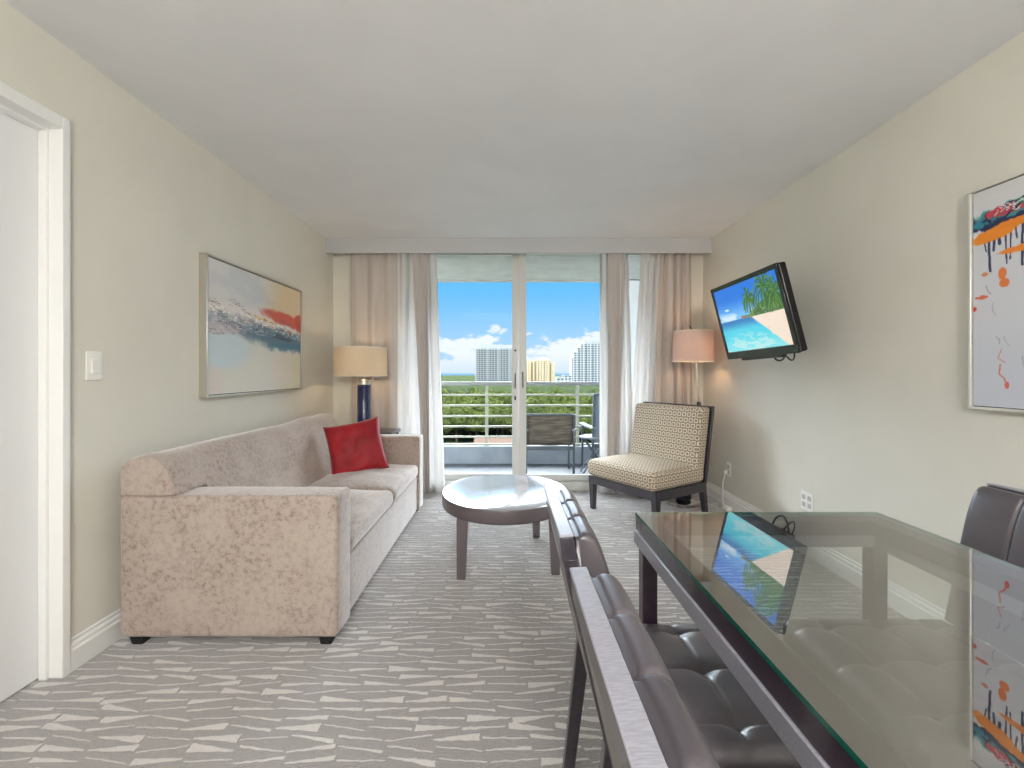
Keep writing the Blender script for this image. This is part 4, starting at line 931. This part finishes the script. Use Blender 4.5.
for k in range(6):
    rg = np.random.RandomState(40+k); lobes = [(0.0, 0.0, 6.6, 3.6)]
    for q in range(9):
        a = 2*PI*q/9+rg.uniform(-.3, .3); rr_ = rg.uniform(2.0, 3.8); lobes.append((rr_*math.cos(a), rr_*math.sin(a), rg.uniform(5.0, 7.6), rg.uniform(1.5, 2.5)))
    for q in range(4): lobes.append((rg.uniform(-2, 2), rg.uniform(-2, 2), rg.uniform(8.0, 9.6), rg.uniform(1.3, 2.0)))
    vs, fs = [], []
    for (lx, ly, lz, lr) in lobes:
        b0 = bmesh.new(); bmesh.ops.create_icosphere(b0, subdivisions=2, radius=lr*0.86); o0 = len(vs)
        for q in b0.verts: vs.append((lx+q.co.x, ly+q.co.y, lz+q.co.z*0.85))
        for f in b0.faces: fs.append(tuple(o0+q.index for q in f.verts))
        b0.free(); n = int(34*lr*lr)
        for q in range(n):
            d_ = rg.normal(size=3); d_ /= np.linalg.norm(d_)
            if d_[2] < -0.5: continue
            c_ = np.array([lx, ly, lz])+d_*lr*np.array([1, 1, 0.85])*rg.uniform(0.9, 1.12)
            t1 = np.cross(d_, rg.normal(size=3)); t1 /= np.linalg.norm(t1)+1e-6; t2 = np.cross(d_, t1)*0.8+d_*rg.uniform(-.5, .5); sz = rg.uniform(0.28, 0.55)
            o0 = len(vs)
            for e1, e2 in ((-1, -.3), (0, -1), (1, .2), (0.1, 1)): vs.append(tuple(c_+t1*e1*sz+t2*e2*sz))
            fs.append((o0, o0+1, o0+2, o0+3))
    me = bpy.data.meshes.new('crown'); me.from_pydata([tuple(map(float, q)) for q in vs], [], fs); me.materials.append(M['leaf']); crowns.append(me)
bm = B(); lathe(bm, [(0.5, -0.2), (0.35, 1.5), (0.25, 5.5)], 0, 0, 8); tm = bpy.data.meshes.new('trunk'); bm.to_mesh(tm); bm.free(); tm.materials.append(M['bark'])
rt = random.Random(11); spots = []; d = 172.0; rowi = 0
while len(spots) < 296:
    xl, xr = -0.21*d, 0.29*d; x = xl+(rowi % 2)*4
    while x < xr and len(spots) < 296: spots.append((x+rt.uniform(-1.6, 1.6), d+rt.uniform(-1.8, 1.8))); x += 8.4
    d += 7.0; rowi += 1
dend = d
for i, (x, y) in enumerate(spots):
    o = bpy.data.objects.new('tree', None); C.objects.link(o); o.location = (x, y, GZ); s = rt.uniform(0.82, 1.3); o.scale = (s, s, s*rt.uniform(0.8, 1.25)); o.rotation_euler = (0, 0, rt.uniform(0, 6.28))
    tag(o, 'round green tree among many in the dense woodland below the balcony', 'tree', 'trees of the woodland beyond the balcony railing')
    for nm, me in (('crown', crowns[i % 6]), ('trunk', tm)):
        c = bpy.data.objects.new(nm, me); C.objects.link(c); c.parent = o
# far canopy as one uncountable mass
bm = B(); rows = []; ys = [dend-2]; 
while ys[-1] < 2500: ys.append(ys[-1]*1.012)
for y in ys:
    row = []
    for i in range(181):
        x = (-0.42+0.95*i/180)*y*1.05
        h = 8.5+3.2*mnoise.noise(Vector((x*0.11, y*0.11, 3)))+2.5*mnoise.noise(Vector((x*0.31, y*0.31, 8)))+2.5*mnoise.noise(Vector((x*0.012, y*0.012, 1)))
        row.append(bm.verts.new((x, y, GZ+h)))
    rows.append(row)
for a, b in zip(rows, rows[1:]):
    for i in range(180): bm.faces.new((a[i], a[i+1], b[i+1], b[i]))
cn = obj('woodland_canopy', bm, M['canopy'], None, smooth=True, angle=180); tag(cn, 'distant green treetops stretching to the horizon under the towers', 'woodland', kind='stuff')

def facade(name, wallc, glassc, ph, pw, frx, frz):
    """window grid drawn in object space: horizontal coordinate x+y, vertical z"""
    m = pmat(name, wallc, 0.7); t, b = tex(m); v = coords(t); s = t.new('ShaderNodeSeparateXYZ'); t.l.new(v, s.inputs[0])
    fz = t.m('FRACT', t.m('DIVIDE', s.outputs[2], ph)); fx = t.m('FRACT', t.m('DIVIDE', t.m('ADD', s.outputs[0], s.outputs[1]), pw))
    win = t.m('MULTIPLY', t.m('MULTIPLY', t.m('GREATER_THAN', fx, 1-frx), t.m('GREATER_THAN', fz, 1-frz)), t.m('SUBTRACT', 1.0, t.m('GREATER_THAN', t.m('ABSOLUTE', t.new('ShaderNodeNewGeometry').outputs['Normal'] and 0.0), 0.5)))
    t.put(b.inputs['Base Color'], t.mix(win, lin(wallc), lin(glassc))); return m
M['fa'] = facade('tower_facade_grey', (200, 198, 196), (112, 118, 130), 3.0, 4.2, 0.58, 0.62)
M['fb'] = facade('tower_facade_cream', (228, 206, 170), (168, 148, 120), 3.2, 4.4, 0.42, 0.5)
M['fc'] = facade('tower_facade_white', (222, 220, 218), (84, 90, 102), 3.1, 4.6, 0.62, 0.56)
M['twhite'] = pmat('tower_white', (214, 212, 208), 0.7); M['tcream'] = pmat('tower_cream', (232, 212, 176), 0.7); M['troof'] = pmat('tower_roof', (200, 186, 160), 0.8)
def zat(py, d): return EYE-(py-372.3)*d/FPX
def xat(px, d): return (px-508)*d/FPX
D = 700.0
b1 = thing('apartment_tower', 'wide grey tower with stacked balconies on the horizon left of the door mullion', 'building', (xat(494, D), D, GZ))
x0, x1 = xat(475.5, D), xat(515, D); zt = zat(348.6, D)
obj('tower_body', box(B(), x0, x1, D, D+22, GZ, zt), M['fa'], b1, world=True)
obj('penthouse', box(B(), xat(480.5, D), xat(513, D), D+4, D+18, zt, zat(344.6, D)), M['twhite'], b1, world=True)
z = GZ+12
while z < zt-1:
    obj('balcony_slab', box(B(), x0-1.2, x1+1.2, D-1.6, D-0.01, z, z+0.7), M['twhite'], b1, world=True); z += 3.0
for px in (475.5, 487, 498, 509): obj('facade_pier', box(B(), xat(px, D), xat(px, D)+1.6, D-1.8, D-0.005, GZ, zt+0.4), M['twhite'], b1, world=True)
D = 760.0
b2 = thing('apartment_tower', 'cream tower with stepped peaked roof on the horizon just right of the door mullion', 'building', (xat(540, D), D, GZ))
for a, b_, ztp, dd in ((526, 554.5, 362.5, 0), (527.5, 536, 360.5, 1), (536, 550, 360, -3)):
    obj('tower_body', box(B(), xat(a, D), xat(b_, D), D+dd, D+20, GZ, zat(ztp, D)), M['fb'], b2, world=True)
bm = B(); zz = zat(360, D); zp = zat(356.8, D); xm0, xm1 = xat(536.5, D), xat(549, D); vs = [bm.verts.new(p) for p in ((xm0, D-3, zz), (xm1, D-3, zz), (xm1, D+18, zz), (xm0, D+18, zz), ((xm0+xm1)/2-3, D+7, zp), ((xm0+xm1)/2+3, D+7, zp))]
for q in ((0, 1, 5, 4), (2, 3, 4, 5), (1, 2, 5), (3, 0, 4), (3, 2, 1, 0)): bm.faces.new([vs[i] for i in q])
obj('roof', bm, M['troof'], b2, world=True)
for px in (527, 533, 539, 545, 551): obj('facade_pier', box(B(), xat(px, D), xat(px, D)+1.8, D-4.2, D-3.01 if 536 <= px <= 549 else D-0.01, GZ, zat(361, D)), M['tcream'], b2, world=True)
D = 620.0
b3 = thing('apartment_tower', 'white tower with stepped left shoulder at the right edge of the glass door', 'building', (xat(590, D), D, GZ))
for a, b_, ztp in ((571.8, 574, 358), (574, 577, 352), (577, 580, 347.5), (580, 612, 344.0)):
    obj('tower_body', box(B(), xat(a, D), xat(b_, D)+0.02, D, D+24, GZ, zat(ztp, D)), M['fc'], b3, world=True)
obj('penthouse', box(B(), xat(584, D), xat(612, D), D+2, D+20, zat(344, D), zat(340.5, D)), M['twhite'], b3, world=True)
for px in (580, 587, 593.5, 600): obj('facade_pier', box(B(), xat(px, D), xat(px, D)+1.5, D-1.0, D-0.01, GZ, zat(343.6, D)), M['twhite'], b3, world=True)
D = 560.0
for a, b_, ztp, lab in ((556, 563.5, 377.5, 'low white building between the cream tower and the stepped white tower'), (563, 571.5, 375.6, 'low pale building at the foot of the stepped white tower')):
    t_ = thing('low_building', lab, 'building', (xat((a+b_)/2, D), D, GZ)); obj('building_body', box(B(), xat(a, D), xat(b_, D), D, D+12, GZ, zat(ztp, D)), M['fc'], t_, world=True); obj('parapet', box(B(), xat(a, D)-0.3, xat(b_, D)+0.3, D-0.3, D+12.3, zat(ztp, D), zat(ztp, D)+0.6), M['twhite'], t_, world=True); D += 22
# parked cars on the road strip
def car(x, y, col, label, rz):
    t_ = thing('car', label, 'car', (x, y, GZ+0.05), rz); m = pmat('car_paint', col, 0.25)
    bm = B(); rbox(bm, (0, 0, 0.62), (2.2, 0.88, 0.34), 0.2, (2, 2, 1)); obj('car_body', bm, m, t_, smooth=True)
    bm = B(); rbox(bm, (-0.2, 0, 1.12), (1.15, 0.76, 0.30), 0.22, (2, 2, 1)); obj('cabin', bm, M['bezel'], t_, smooth=True)
    for sx in (-1.35, 1.35):
        for sy in (-0.8, 0.8):
            bm = B(); lathe(bm, [(0.32, -0.1), (0.32, 0.1)], 0, 0, 16); bmesh.ops.transform(bm, matrix=Matrix.Translation((sx, sy, 0.32)) @ Matrix.Rotation(PI/2, 4, 'X'), verts=bm.verts); obj('wheel', bm, M['dark'], t_)
car(-23.5, 158, (240, 240, 240), 'white car parked far below, leftmost below the railing bars', 1.3); car(-19.0, 160, (60, 64, 72), 'dark car parked far below beside the white car', 1.4); car(-15.0, 157, (200, 204, 208), 'silver car parked far below, second from the long brown roof', 1.35)
sh = thing('long_shed', 'long low brown-roofed building far below the balcony railing', 'building', (-3, 158, GZ))
obj('shed_wall', box(B(), -11, 9, 154, 161, GZ, GZ+2.4), M['tcream'], sh, world=True); M['brown'] = pmat('brown_roof', (122, 92, 72), 0.9)
bm = B(); prism(bm, [(153.4, GZ+2.4), (161.6, GZ+2.4), (157.5, GZ+3.8)], 'x', -11.5, 9.5); obj('shed_roof', bm, M['brown'], sh, world=True)
